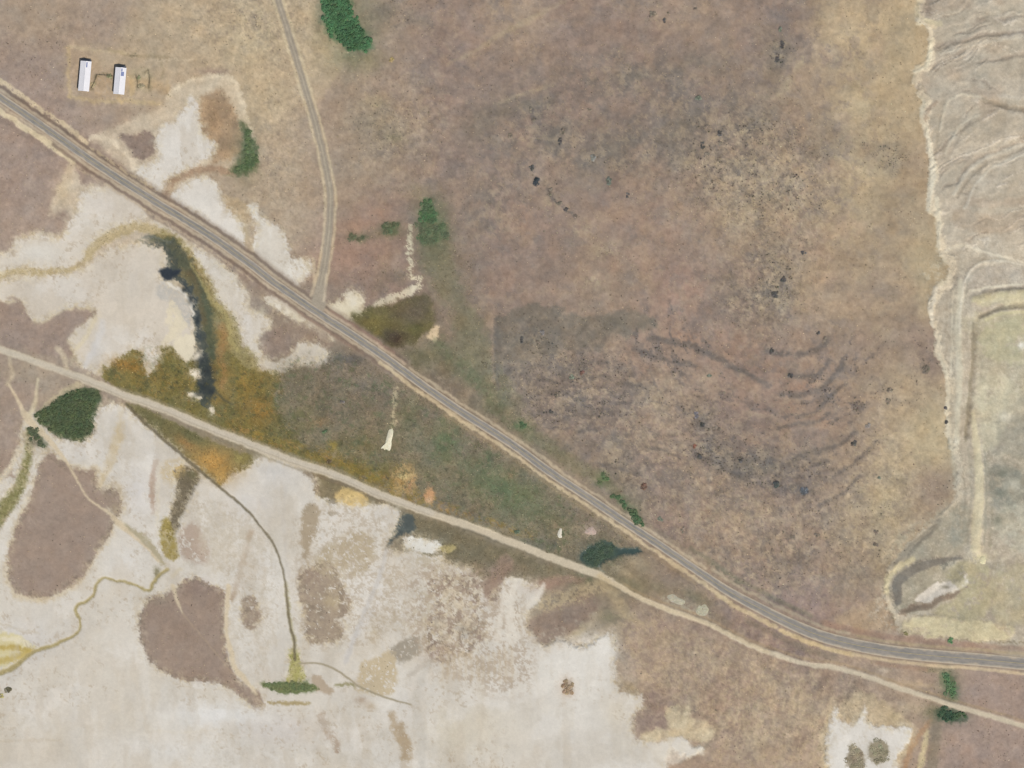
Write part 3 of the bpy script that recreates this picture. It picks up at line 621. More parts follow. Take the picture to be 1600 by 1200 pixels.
L([(420, 1098), (450, 1099), (484, 1098)], [4, 7, 4], (162, 146, 106), 1.8, 1, a=0.85)
L([(524, 1071), (545, 1069), (557, 1073)], [3, 6, 3], (140, 136, 100), 2, 1, a=0.8)
# creek winding west
B(245, 896, 5, 9, (112, 106, 78), a=0.8)
P([(-30, 990), (20, 992), (48, 1008), (55, 1016), (20, 1036), (-30, 1050)], (212, 200, 150), 4, 3, a=0.8); L([(-20, 1014), (20, 1012), (48, 1018)], 7, (182, 160, 92), 3, 2, a=0.8); L([(-20, 1036), (20, 1030), (45, 1022)], 9, (188, 166, 96), 3, 2, a=0.7); L([(-20, 1000), (20, 999), (45, 1008)], 6, (226, 218, 194), 3, 2, a=0.8)
# far west stream bed
P([(-340, 590), (40, 596), (38, 640), (28, 690), (14, 730), (0, 742), (-340, 765)], (160, 143, 129), 5, 4, a=0.8, c=0)
L([(30, 700), (14, 732), (-5, 752)], 8, (216, 206, 184), 3, 2.5, a=0.8); L([(62, 712), (46, 760), (26, 800), (8, 842), (2, 880)], 11, (212, 207, 197), 3, 3, a=0.8)
L([(46, 672), (44, 705), (36, 742), (22, 775), (4, 798), (-20, 830)], [10, 12, 15, 22, 24, 24], (130, 126, 82), 4, 2.5, a=0.95, c=cls('stream_bed', 'wet'), dz=-0.5, grass=0.9)
B(52, 690, 14, 12, (120, 112, 96), a=0.8)
P([(52, 645), (75, 635), (100, 617), (125, 607), (150, 607), (158, 620), (152, 640), (146, 665), (140, 681), (125, 691), (110, 687), (82, 678), (66, 665)], (74, 84, 60), 2.5, 2, c=cls('reed_bed', 'wet'), grass=0.6, shrub=0)
P([(60, 640), (100, 606), (120, 598), (130, 602), (90, 622), (66, 640)], (200, 186, 152), 3, 2, a=0.7)

# ---- ground south of the dirt road, east of the salt
P([(622, 800), (700, 825), (760, 845), (850, 880), (925, 906), (900, 913), (850, 906), (800, 898), (760, 902), (722, 882), (690, 866), (650, 838)], (120, 112, 90), 5, 4, a=0.9, c=m_w, grass=0.4)
for (x, y, rx, ry, cc, a, rot) in ((890, 968, 50, 18, (132, 116, 104), .8, -25), (855, 915, 26, 12, (158, 130, 112), .7, 0), (880, 905, 30, 8, (132, 122, 96), .6, 0), (910, 905, 14, 5, (96, 110, 80), .6, 10), (956, 965, 18, 10, (112, 112, 88), .75, 0), (972, 1010, 10, 50, (136, 122, 106), .7, 4), (900, 940, 30, 8, (192, 172, 132), .5, -30), (905, 985, 20, 8, (184, 164, 118), .5, -30), (1020, 1090, 16, 10, (128, 112, 102), .7, 0), (1025, 1125, 30, 22, (140, 122, 110), .7, -40), (985, 1075, 14, 8, (160, 142, 100), .6, 30), (780, 890, 40, 10, (146, 126, 110), .5, 0), (1085, 985, 26, 10, (150, 132, 118), .5, 10), (1035, 975, 20, 10, (152, 134, 122), .5, 20)):
    B(x, y, rx, ry, cc, rot, a=a, c=None, shrub=0.9)
P([(1040, 1110), (1066, 1104), (1078, 1102), (1082, 1120), (1108, 1130), (1118, 1146), (1098, 1160), (1062, 1152), (1020, 1160), (1000, 1152), (1022, 1140), (1048, 1140)], (202, 186, 150), 3, 3, a=0.9, shrub=0)
L([(1068, 1105), (1064, 1130)], 4, (122, 112, 88), 2, 1, a=0.7); L([(1082, 1104), (1098, 1118), (1116, 1130), (1120, 1148), (1105, 1162), (1098, 1172), (1060, 1190)], 6, (126, 116, 96), 2.5, 1.5, a=0.6, mot=(8, .65, 151))
L([(990, 1118), (1003, 1105), (1020, 1100)], 4, (128, 114, 98), 2, 2, a=0.6)
P([(960, 960), (1000, 955), (1100, 1000), (1200, 1030), (1280, 1060), (1300, 1120), (1280, 1215), (1100, 1215), (1120, 1150), (1030, 1080), (985, 1050)], (186, 168, 134), 14, 8, a=0.5, mot=(16, .5, 152))
P([(960, 960), (1100, 1000), (1300, 1060), (1300, 1215), (1100, 1215), (1120, 1150), (1030, 1080)], (150, 132, 116), 14, 8, a=0.45, mot=(24, .38, 153))
L([(1210, 1215), (1185, 1170), (1200, 1120), (1215, 1090)], 5, (190, 172, 142), 5, 4, a=0.35); L([(1180, 1160), (1210, 1130), (1240, 1090)], 6, (192, 174, 142), 4, 3, a=0.4)
P([(1300, 1095), (1307, 1090), (1340, 1085), (1360, 1085), (1400, 1110), (1432, 1140), (1430, 1165), (1405, 1190), (1400, 1220), (1295, 1220), (1282, 1170), (1288, 1130)], (200, 184, 148), 5, 4, a=0.75, shrub=0.1)
P([(1306, 1104), (1312, 1126), (1333, 1132), (1353, 1104), (1356, 1130), (1388, 1135), (1426, 1138), (1420, 1160), (1402, 1182), (1396, 1222), (1303, 1222), (1290, 1170), (1296, 1137)], (222, 218, 210), 3, 3, c=cls('salt_pan', 'salt'), flat=1, shrub=0)
L([(1455, 1125), (1440, 1145), (1424, 1168), (1412, 1205)], [5, 8, 9, 9], (180, 144, 106), 3, 2, a=0.6); L([(1449, 1142), (1444, 1170), (1436, 1210)], [6, 9, 9], (206, 192, 150), 2.5, 1.5, a=0.85); L([(1462, 1130), (1460, 1165), (1455, 1215)], 18, (138, 129, 108), 4, 2, a=0.7)
L([(1340, 1070), (1325, 1090), (1312, 1095)], 12, (132, 118, 100), 5, 3, a=0.7); B(1395, 1120, 14, 8, (160, 148, 116), a=0.6); B(1420, 1105, 22, 8, (182, 166, 132), a=0.5)
B(1480, 1068, 10, 26, (108, 116, 86), a=0.6, grass=0.8); B(1455, 1113, 12, 10, (122, 120, 88), a=0.6, grass=0.8); B(1456, 1046, 14, 5, (118, 118, 84), a=0.5)
B(1440, 1070, 30, 4, (198, 178, 142), a=0.6, rot=8); B(1382, 1047, 10, 3, (206, 192, 166), a=0.7)
P([(1035, 930), (1060, 932), (1078, 942), (1100, 945), (1112, 955), (1105, 966), (1085, 960), (1058, 950), (1042, 944)], (176, 172, 148), 5, 3, a=0.6, mot=(9, .6, 154))
for (x, y, rx, ry, cc) in ((1000, 880, 22, 14, (176, 160, 132)), (990, 915, 30, 12, (122, 118, 92)), (1030, 920, 20, 8, (118, 112, 90)), (1090, 935, 30, 10, (112, 112, 88)), (1120, 965, 20, 8, (122, 114, 94)), (975, 893, 20, 6, (186, 168, 138))):
    B(x, y, rx, ry, cc, a=0.6, rot=25)

# ---- east: eroded clay hills and the quarry
edge = [(1436, -340), (1434, 0), (1432, 32), (1446, 42), (1452, 70), (1444, 100), (1428, 112), (1432, 145), (1445, 160), (1438, 190), (1446, 230), (1453, 268), (1448, 300), (1450, 326), (1462, 340), (1466, 375), (1470, 398), (1481, 414), (1478, 442), (1466, 446), (1454, 470), (1450, 490), (1458, 520), (1464, 555), (1477, 585), (1478, 620), (1476, 660), (1482, 690), (1494, 720), (1496, 758), (1480, 790), (1450, 820), (1420, 850), (1388, 888), (1382, 930), (1396, 962), (1404, 980), (1430, 991), (1500, 997), (1940, 1004), (1940, -340)]
sl, em = poly_mask(edge, 3, 3)
EAST = np.zeros((NH, NW), np.float32); EAST[sl] = em
clay = cls('clay_hill', 'rock'); quarry = cls('quarry', 'rock')
put((sl, em), (180, 172, 152), c=clay, shrub=0.0)
put(poly_mask([(1462, 400), (1500, 388), (1540, 398), (1940, 430), (1940, 1010), (1380, 1000), (1380, 880), (1480, 780), (1476, 640), (1450, 480)], 2, 3), None, c=None)
q_sl, q_m = poly_mask([(1455, 398), (1500, 384), (1540, 394), (1940, 428), (1940, 1010), (1370, 1000), (1370, 880), (1470, 780), (1466, 640), (1440, 480)], 2, 3)
CLS[q_sl][(q_m > 0.5) & (EAST[q_sl] > 0.5)] = quarry
# gullies of the clay hills: noise stretched along the fall lines
ang = np.radians(-12 + 0 * PX)
r = np.sqrt(((PX - 1640) * 0.9) ** 2 + (PY - 390) ** 2)
th = np.arctan2(PY - 390, PX - 1640)
mixr = sstep(110, 190, PY) * sstep(340, 260, PY)
psi = (PY + 0.22 * (PX - 1500) + 14 * np.sin((PX - 1440) / 46.0)) * (1 - mixr) + (520 - r * 1.05) * mixr + 9 * WYF + 12 * fbm(PX, PY, 80, 2, 165)
alo = (PX * 1.0) * (1 - mixr) + (th * 220) * mixr
gq = fbm(PX, PY, 70, 2, 165)
pa = PY + 0.22 * (PX - 1500) + 18 * np.sin((PX - 1440) / 62.0) + 20 * gq + 2.5 * WYF
pb = 520 - r * 1.05 + 14 * gq + 2.5 * WYF
g = fbm(PX * 0.17, pa, 15, 3, 161, 0.55) * (1 - mixr) + fbm(th * 220 * 0.17, pb, 15, 3, 166, 0.55) * mixr + 0.25 * fbm(PX, PY, 9, 3, 167, 0.7)
ridge = 1 - np.abs(fbm(PX * 0.2, pa, 17, 3, 162, 0.5)) * 2 * (1 - mixr) - np.abs(fbm(th * 40, pb, 17, 3, 163, 0.5)) * 2 * mixr
cl = (EAST * sstep(405, 385, PY))
def rid(sd, scl, wdt):
    na = np.abs(fbm(PX * 0.13, pa, scl, 2, sd, 0.5)) * (1 - mixr) + np.abs(fbm(th * 30, pb, scl, 2, sd + 7, 0.5)) * mixr
    return sstep(wdt, 0.0, na) * sstep(-0.35, 0.35, fbm(PX, PY, 45, 3, sd + 3, 0.6))
gul, crest = rid(481, 21, 0.16), rid(482, 17, 0.17)
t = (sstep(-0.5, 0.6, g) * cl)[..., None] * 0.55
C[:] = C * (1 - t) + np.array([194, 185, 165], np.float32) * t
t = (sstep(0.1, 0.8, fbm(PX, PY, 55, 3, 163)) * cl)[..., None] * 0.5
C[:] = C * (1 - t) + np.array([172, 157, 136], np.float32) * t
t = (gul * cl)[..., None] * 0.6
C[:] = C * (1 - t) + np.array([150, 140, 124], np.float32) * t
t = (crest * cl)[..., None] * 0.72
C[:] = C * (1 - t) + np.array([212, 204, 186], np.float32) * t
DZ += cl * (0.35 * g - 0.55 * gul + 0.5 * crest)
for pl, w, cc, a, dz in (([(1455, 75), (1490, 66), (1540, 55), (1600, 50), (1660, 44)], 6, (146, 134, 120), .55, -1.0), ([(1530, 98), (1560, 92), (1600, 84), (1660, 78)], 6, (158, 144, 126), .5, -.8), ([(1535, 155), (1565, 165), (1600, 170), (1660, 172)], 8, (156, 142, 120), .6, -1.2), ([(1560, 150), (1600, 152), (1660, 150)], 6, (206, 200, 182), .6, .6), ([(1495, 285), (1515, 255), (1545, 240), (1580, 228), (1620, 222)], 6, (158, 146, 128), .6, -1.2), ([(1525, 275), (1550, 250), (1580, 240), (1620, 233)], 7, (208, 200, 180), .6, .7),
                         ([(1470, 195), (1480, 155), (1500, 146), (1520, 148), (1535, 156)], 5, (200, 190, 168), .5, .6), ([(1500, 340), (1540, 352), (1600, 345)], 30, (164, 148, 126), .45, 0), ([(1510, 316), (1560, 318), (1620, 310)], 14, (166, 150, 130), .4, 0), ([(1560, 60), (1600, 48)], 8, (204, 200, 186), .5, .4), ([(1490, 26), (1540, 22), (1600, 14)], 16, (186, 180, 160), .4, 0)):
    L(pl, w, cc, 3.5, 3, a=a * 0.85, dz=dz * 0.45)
P([(1545, 690), (1940, 640), (1940, 880), (1530, 870), (1530, 760)], (194, 188, 162), 10, 5, a=0.6, mot=(18, .38, 166)); P([(1400, 830), (1480, 780), (1530, 700), (1530, 880), (1400, 900)], (186, 182, 160), 10, 5, a=0.4, mot=(14, .45, 167))
# pale broken scarp along the western foot
edge_w = [p for p in edge if p[0] < 1600 and p[1] < 980]
inner = [(x + 5, y) for x, y in edge_w]
L(inner, [5 + 8 * abs(math.sin(1.7 * k * k)) for k in range(len(inner))], (215, 204, 177), 2.0, 3.5, a=0.85, mot=(34, .74, 164), dz=0.8)
L([(1436, 0), (1432, 20), (1450, 36), (1462, 42)], 8, (210, 196, 164), 2, 2, a=0.7); L([(1455, 62), (1452, 85), (1444, 104), (1428, 112)], 7, (218, 206, 178), 2, 1.5, a=0.9)
L([(1440, 168), (1442, 185), (1448, 205), (1455, 240), (1456, 270), (1450, 300), (1448, 326)], 7, (216, 206, 182), 2, 2, a=0.8)
L([(1462, 310), (1464, 340), (1466, 372), (1468, 392)], 9, (206, 196, 172), 2.5, 2, a=0.7)
L([(1468, 398), (1490, 386), (1505, 384), (1530, 394)], 4, (214, 202, 174), 2, 1.5, a=0.8)
B(1448, 15, 10, 12, (130, 118, 104), a=0.7); L([(1442, 190), (1450, 172), (1462, 158)], 5, (146, 132, 116), 2, 2, a=0.6)
# quarry benches, berms and floor
def berm(pl, w, col, h, a=0.8, f=3.0):
    L(pl, w, col, 2.5, 1.5, a=a)
    put(line_mask(pl, w, f + 0.25 * float(np.max(w)), 1.2), None, dz=h)
P([(1530, 492), (1940, 480), (1940, 660), (1540, 655), (1524, 600), (1522, 530)], (184, 178, 152), 8, 4, a=0.8, dz=-0.7)
P([(1545, 640), (1580, 630), (1590, 600), (1940, 560), (1940, 660), (1560, 670)], (196, 190, 162), 8, 4, a=0.5)
P([(1525, 500), (1560, 484), (1940, 478), (1940, 520), (1560, 525)], (187, 180, 148), 5, 4, a=0.5)
P([(1550, 690), (1580, 650), (1940, 600), (1940, 830), (1560, 840), (1540, 790), (1545, 730)], (162, 157, 138), 8, 6, a=0.7, mot=(40, .72, 176))
P([(1540, 735), (1600, 730), (1940, 735), (1940, 800), (1600, 790), (1555, 800)], (142, 141, 128), 8, 6, a=0.6, mot=(18, .6, 171))
P([(1535, 620), (1570, 600), (1575, 640), (1560, 680), (1545, 700), (1530, 690)], (196, 188, 160), 5, 4, a=0.6, mot=(9, .6, 172))
P([(1470, 800), (1500, 780), (1515, 800), (1510, 850), (1490, 870), (1440, 872), (1410, 890), (1400, 880), (1440, 838)], (162, 158, 138), 6, 4, a=0.8)
L([(1466, 812), (1445, 835), (1420, 858), (1395, 882)], [8, 11, 12, 8], (138, 132, 118), 4, 2.5, a=0.75, dz=-0.8)
L([(1492, 700), (1498, 740), (1500, 780)], 16, (182, 178, 160), 5, 3, a=0.6)
berm([(1497, 440), (1494, 480), (1496, 560), (1493, 640), (1490, 700)], [12, 14, 15, 14, 12], (192, 186, 164), 2.2)
L([(1488, 450), (1486, 500), (1489, 560), (1484, 620), (1483, 690)], 3, (214, 204, 178), 1.5, 1, a=0.6)
berm([(1519, 520), (1520, 560), (1516, 620), (1510, 680)], [5, 6, 6, 5], (158, 148, 126), -1.6, a=0.8)  # shaded west face of the berm, painted in as a darker colour
berm([(1525, 500), (1522, 545)], 6, (168, 158, 130), -0.8, a=0.5)
berm([(1518, 640), (1524, 690), (1530, 745), (1528, 800), (1524, 856)], [7, 12, 16, 18, 18], (203, 192, 162), 1.6)
berm([(1500, 520), (1502, 465), (1512, 428), (1530, 412), (1560, 410)], 4, (206, 198, 176), 0.8, a=0.7)
L([(1505, 440), (1515, 420), (1535, 408)], 3, (150, 150, 132), 2, 1, a=0.6)
L([(1505, 383), (1540, 395), (1580, 405), (1660, 425)], 4, (204, 198, 180), 2, 1.5, a=0.6)
L([(1560, 403), (1600, 420), (1660, 440)], 5, (168, 166, 150), 3, 2, a=0.6)
P([(1512, 425), (1560, 412), (1940, 440), (1940, 448), (1520, 456)], (182, 175, 160), 5, 3, a=0.6)
L([(1515, 455), (1555, 448), (1600, 443), (1660, 440)], 4, (212, 204, 182), 2, 1, a=0.8); L([(1555, 451), (1600, 449), (1660, 447)], 5, (160, 150, 132), 2, 1, a=0.6, dz=-0.6)
berm([(1525, 468), (1560, 460), (1660, 456)], 14, (196, 187, 150), 1.6, a=0.7)
L([(1530, 495), (1548, 486), (1570, 479), (1600, 476), (1660, 476)], [5, 6, 8, 8, 8], (150, 140, 120), 3, 1.5, a=0.75, dz=-1.2)  # shade on the berm's north face, put into the ground colour
B(1540, 482, 8, 7, (198, 186, 166), a=0.6); B(1597, 541, 5, 5, (226, 222, 208), a=0.9); B(1573, 652, 10, 8, (214, 206, 180), a=0.7, mot=(6, .6, 173))
P([(1466, 892), (1530, 880), (1940, 880), (1940, 990), (1560, 976), (1480, 962), (1455, 958), (1480, 935), (1505, 915)], (174, 164, 136), 5, 3, a=0.8, col2=(166, 158, 138))
L([(1545, 890), (1546, 965)], 8, (166, 154, 138), 4, 2, a=0.5); L([(1570, 890), (1572, 960)], 16, (180, 172, 148), 6, 3, a=0.4); L([(1575, 880), (1940, 884)], 16, (160, 150, 132), 6, 4, a=0.5)
P([(1405, 986), (1415, 968), (1440, 960), (1470, 961), (1560, 974), (1582, 978), (1578, 1000), (1500, 998), (1430, 993)], (199, 186, 154), 3, 3, a=0.85, dz=0.5, col2=(188, 176, 146)); L([(1415, 972), (1440, 970), (1468, 972)], 12, (200, 188, 158), 4, 2, a=0.6)
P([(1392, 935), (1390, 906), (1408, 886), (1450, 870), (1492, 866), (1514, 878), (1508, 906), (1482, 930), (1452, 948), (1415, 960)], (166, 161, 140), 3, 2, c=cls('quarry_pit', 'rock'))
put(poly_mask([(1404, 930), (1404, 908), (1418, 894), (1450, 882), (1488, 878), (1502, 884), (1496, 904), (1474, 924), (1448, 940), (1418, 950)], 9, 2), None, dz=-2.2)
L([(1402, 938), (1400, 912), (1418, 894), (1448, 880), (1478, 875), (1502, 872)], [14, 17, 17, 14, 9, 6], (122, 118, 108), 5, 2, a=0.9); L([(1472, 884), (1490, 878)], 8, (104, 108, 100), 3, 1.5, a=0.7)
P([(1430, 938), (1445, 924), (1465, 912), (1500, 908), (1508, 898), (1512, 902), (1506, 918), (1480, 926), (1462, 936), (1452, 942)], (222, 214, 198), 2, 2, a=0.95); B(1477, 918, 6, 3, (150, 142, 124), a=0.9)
L([(1408, 958), (1425, 948), (1450, 946), (1465, 938), (1490, 928), (1508, 918)], [9, 10, 9, 8, 7, 5], (144, 128, 110), 2.5, 1.5, a=0.8)  # shaded south-east slope of the pit, painted as a brown edge
L([(1384, 925), (1386, 905), (1402, 886), (1425, 874)], 9, (204, 192, 152), 3, 2, a=0.8); B(1526, 873, 10, 8, (216, 206, 166), a=0.8, mot=(7, .7, 174))
L([(1388, 950), (1396, 966), (1405, 984), (1425, 990), (1460, 994), (1500, 999), (1600, 1004)], 3, (128, 118, 92), 1.8, 1.5, a=0.65, mot=(8, .65, 175))
P([(1300, 968), (1345, 948), (1380, 935), (1396, 968), (1400, 982), (1350, 985)], (184, 162, 128), 6, 4, a=0.6)
for (x, y, rx, ry, cc, a) in ((1445, 478, 10, 34, (186, 168, 136), .6), (1440, 545, 10, 30, (132, 118, 106), .5), (1456, 575, 10, 18, (126, 112, 104), .6), (1455, 655, 26, 34, (188, 172, 140), .5), (1430, 700, 40, 34, (190, 173, 142), .6), (1385, 800, 20, 70, (184, 168, 136), .5), (1460, 765, 20, 26, (150, 132, 118), .6), (1395, 130, 40, 80, (184, 164, 132), .5)):
    B(x, y, rx, ry, cc, a=a)

P([(1470, 390), (1940, 430), (1940, 1000), (1400, 990), (1395, 890), (1490, 780), (1478, 600), (1460, 480)], (160, 152, 134), 8, 4, a=0.42, mot=(15, .36, 451))
P([(1470, 390), (1940, 430), (1940, 1000), (1400, 990), (1395, 890), (1490, 780), (1478, 600), (1460, 480)], (204, 196, 174), 8, 4, a=0.42, mot=(13, .34, 452))
for pl, w, cc in (([(1500, 700), (1508, 760), (1504, 840)], 2.5, (150, 144, 126)), ([(1540, 660), (1544, 730), (1550, 800), (1545, 860)], 2.5, (150, 146, 126)), ([(1560, 520), (1566, 580), (1570, 640)], 2, (200, 194, 168)), ([(1480, 470), (1478, 540), (1484, 600)], 2, (160, 150, 130)), ([(1430, 960), (1500, 970), (1580, 985)], 2, (168, 156, 126)), ([(1560, 800), (1590, 770), (1640, 750)], 4, (200, 194, 172)), ([(1555, 850), (1580, 820), (1640, 800)], 3, (196, 190, 168))):
    L(pl, w, cc, 1.6, 1.5, a=0.6)
# ---- water
wp = cls('pond', 'water')
L([(240, 366), (268, 378), (286, 402), (304, 436), (316, 466), (326, 500), (338, 540), (346, 575), (342, 612)], [8, 22, 30, 30, 28, 30, 34, 40, 40], (118, 110, 72), 7, 5, a=0.75, grass=0.6, col2=(142, 120, 72))
L([(232, 370), (262, 376), (284, 398), (302, 430), (314, 462), (322, 494), (328, 526), (334, 556)], [8, 14, 18, 18, 18, 18, 18, 16], (84, 90, 72), 5, 4.5, a=0.9, grass=0.3)
L([(212, 376), (235, 379), (256, 380), (268, 394), (276, 414), (286, 438), (298, 462), (306, 488), (311, 518), (315, 545), (320, 570), (323, 596), (318, 614), (326, 632)], [3, 5, 9, 17, 19, 14, 10, 9, 12, 17, 22, 23, 20, 9], (70, 76, 70), 3.4, 6.5, a=0.88, mot=(30, .82, 506), c=wp, flat=1, grass=0)
put(line_mask([(262, 388), (276, 414), (298, 462), (311, 518), (322, 590)], 20, 8, 2), None, dz=-0.4)
L([(222, 370), (245, 371), (265, 379)], 4, (122, 124, 110), 2.5, 1.5, a=0.7)
L([(296, 425), (306, 450), (312, 476), (318, 506)], 9, (106, 96, 72), 5, 3.5, a=0.7)
L([(286, 440), (297, 462), (305, 488), (311, 530)], 8, (64, 72, 74), 4, 4, a=0.8)
for (x, y, rx, ry) in ((318, 572, 10, 12), (322, 594, 12, 10), (318, 614, 9, 7), (310, 556, 7, 5)):
    B(x, y, rx, ry, (54, 60, 60), a=0.7, mot=(12, .7, 478))
P([(246, 444), (258, 440), (272, 446), (284, 456), (294, 470), (299, 486), (300, 505), (292, 512), (276, 492), (262, 470), (250, 468), (244, 456)], (186, 183, 176), 3, 3, a=0.6, mot=(9, .6, 181))
for pl, w in (([(262, 441), (270, 447), (278, 452), (287, 460)], 4), ([(266, 478), (262, 500)], 10), ([(280, 500), (270, 520), (262, 535)], 12), ([(284, 530), (282, 545), (290, 556)], 14), ([(305, 557), (316, 553)], 6), ([(300, 580), (311, 586)], 8), ([(298, 617), (312, 621)], 6), ([(330, 636), (330, 644)], 5)):
    L(pl, w, (221, 210, 187), 2, 4.5, a=0.95, c=cls('salt_crust', 'salt'))
P([(624, 806), (644, 806), (648, 832), (622, 838), (610, 852), (604, 858), (608, 845), (620, 826)], (84, 90, 86), 3, 2, c=cls('pond', 'water'), dz=-0.4, flat=1, grass=0)
P([(631, 843), (648, 840), (665, 844), (688, 850), (684, 861), (660, 864), (638, 856)], (224, 222, 214), 2, 2.5, c=cls('salt_crust', 'salt'), flat=1)
L([(660, 864), (675, 867), (700, 866), (714, 860), (712, 854), (690, 850)], 3, (110, 104, 80), 1.5, 1, a=0.7); P([(687, 854), (705, 852), (713, 858), (700, 864), (688, 863)], (184, 170, 118), 2, 1, a=0.8)
P([(905, 868), (925, 850), (950, 846), (965, 855), (998, 856), (1000, 864), (970, 868), (945, 876), (938, 886), (926, 882), (915, 880)], (62, 78, 74), 3.5, 2, c=cls('pond', 'water'), dz=-0.4, flat=1, grass=0)
L([(935, 885), (942, 892)], 3, (140, 146, 140), 2, 1, a=0.7)
P([(522, 773), (542, 763), (570, 772), (576, 788), (550, 793), (526, 786)], (212, 184, 126), 4, 3, a=0.9); B(545, 776, 10, 4, (226, 200, 142), a=0.7)
for pl, w, cc in (([(455, 723), (485, 737), (500, 745), (545, 758), (600, 782)], 5, (122, 108, 88)), ([(478, 738), (492, 752), (494, 768)], 8, (128, 114, 96)), ([(520, 752), (545, 758)], 8, (120, 106, 84)), ([(515, 803), (528, 802)], 5, (140, 130, 112)), ([(515, 784), (522, 784)], 6, (150, 140, 124))):
    L(pl, w, cc, 2, 1.5, a=0.8)

sf = np.isin(CLS, [k for k, (nm, mt) in enumerate(CLASSES) if mt == 'salt']).astype(np.float32)
dr = 1 - sstep(0.0, 0.07, np.abs(fbm(PX * 1.3 + 20 * WXF, PY * 0.55 + 14 * WYF, 60, 3, 461, 0.55)))
t = (sf * dr * sstep(-0.1, 0.5, fbm(PX, PY, 110, 2, 462)))[..., None] * 0.30
C[:] = C * (1 - t) + np.array([188, 178, 160], np.float32) * t
t = (sf * sstep(0.1, 0.7, fbm(PX * 0.7 + 12 * WXF, PY * 1.3 + 12 * WYF, 75, 4, 466, 0.6)))[..., None] * 0.5
C[:] = C * (1 - t) + np.array([222, 218, 211], np.float32) * t
t = (sf * sstep(0.15, 0.7, fbm(PX * 1.5, PY * 0.45, 34, 4, 467, 0.62)))[..., None] * 0.4
C[:] = C * (1 - t) + np.array([198, 188, 172], np.float32) * t
C *= (1 - 0.035 * sf * sstep(-0.3, 0.6, fbm(PX, PY * 0.8, 55, 4, 463, 0.6)))[..., None]
t = (sf * sstep(0.42, 0.75, fbm(PX, PY, 5.5, 3, 464, 0.75)) * sstep(-0.1, 0.6, fbm(PX, PY, 60, 3, 465, 0.6)))[..., None] * 0.42
C[:] = C * (1 - t) + np.array([170, 154, 132], np.float32) * t
C[:] += sf[..., None] * np.array([1.0, -0.5, -2.0], np.float32)
wetm = np.isin(CLS, [k for k, (nm, mt) in enumerate(CLASSES) if nm in ('marsh', 'reed_bank')]).astype(np.float32)[..., None]
C[:] = C * (1 - 0.06 * wetm) + (C.mean(-1, keepdims=True) * np.array([1.06, 1.0, 0.9], np.float32) + 4) * 0.06 * wetm
for (x, y, rx, ry, cc, a) in ((545, 40, 40, 50, (104, 112, 84), .35), (672, 335, 22, 24, (104, 112, 86), .55), (678, 362, 28, 24, (108, 112, 88), .6), (385, 240, 18, 40, (112, 116, 88), .6), (985, 795, 20, 26, (112, 114, 90), .5), (1484, 1072, 14, 26, (110, 116, 90), .6), (1484, 1116, 28, 12, (92, 100, 78), .6), (815, 667, 14, 8, (100, 110, 84), .6), (943, 748, 12, 10, (104, 112, 86), .6), (610, 358, 18, 9, (110, 110, 88), .6), (558, 371, 16, 6, (114, 112, 90), .6), (935, 866, 30, 18, (84, 94, 82), .5)):
    B(x, y, rx, ry, cc, a=a)
for (x, y, rx, ry) in ((1336, 1185, 14, 19), (1372, 1175, 16, 17)):
    P([(x + rx * math.cos(q * .7), y + ry * math.sin(q * .7)) for q in range(9)], (164, 152, 134), 3, 3, a=0.9)
    L([(x + rx * .85 * math.cos(q * .7), y + ry * .85 * math.sin(q * .7)) for q in range(10)], 4, (146, 134, 114), 2.5, 2, a=0.5)
B(1374, 1176, 6, 5, (126, 116, 96), a=0.7)
B(886, 1074, 13, 15, (196, 172, 148), a=0.8)
B(905, 1050, 55, 75, (225, 221, 213), a=0.5); B(800, 1000, 30, 60, (219, 214, 204), a=0.4); B(930, 1010, 30, 16, (227, 223, 215), a=0.5); B(345, 1115, 60, 14, (220, 219, 216), a=0.5)
P([(700, 880), (790, 900), (830, 980), (820, 1080), (700, 1060), (640, 1000), (640, 900)], (168, 150, 130), 14, 8, a=0.6, mot=(13, .46, 475))
P([(480, 790), (600, 800), (640, 900), (600, 1000), (480, 1010), (460, 900)], (174, 158, 136), 14, 8, a=0.5, mot=(11, .42, 476))
P([(280, 790), (400, 800), (440, 900), (420, 1040), (360, 1000), (350, 900)], (184, 172, 152), 14, 8, a=0.35, mot=(9, .4, 477))
VEG = []
def thicket(*a, **k): VEG.append((a, k))
thicket('willow_thicket', [(503, -30), (540, -30), (548, 15), (562, 35), (573, 52), (583, 74), (578, 80), (560, 82), (542, 78), (524, 62), (509, 45), (504, 20)], (70, 118, 78), (60, 98, 66), 'large oval bright green thicket at the top edge beside the gravel road', 'thicket', h=2.6, jag=3)
thicket('willow_thicket', [(655, 330), (660, 315), (672, 314), (682, 326), (684, 342), (672, 348), (660, 344)], (74, 118, 76), (84, 110, 78), 'small bright green thicket at head of the swale above the junction', 'thicket', jag=4, step=3.8)
thicket('willow_thicket', [(652, 348), (662, 344), (676, 350), (694, 346), (700, 360), (690, 376), (668, 384), (654, 372)], (86, 106, 78), (96, 106, 82), 'dull green thicket just below the bright one in the swale', 'thicket', jag=6, step=5.5, h=1.6)
thicket('reed_clump', [(382, 200), (394, 214), (402, 240), (398, 262), (376, 272), (366, 268), (380, 252), (386, 232)], (92, 112, 76), (78, 100, 66), 'green reed clump on east rim of the white pan near the barns', 'reeds', jag=4, step=3.8, h=1.8)
thicket('reed_clump', [(54, 646), (76, 636), (100, 619), (126, 609), (148, 609), (155, 621), (149, 640), (143, 664), (138, 679), (124, 688), (110, 684), (84, 675), (68, 663)], (68, 84, 58), (78, 92, 62), 'big dark green reed bed in the bend of the pale track by the dirt road', 'reeds', h=1.8, jag=3, step=3.4)
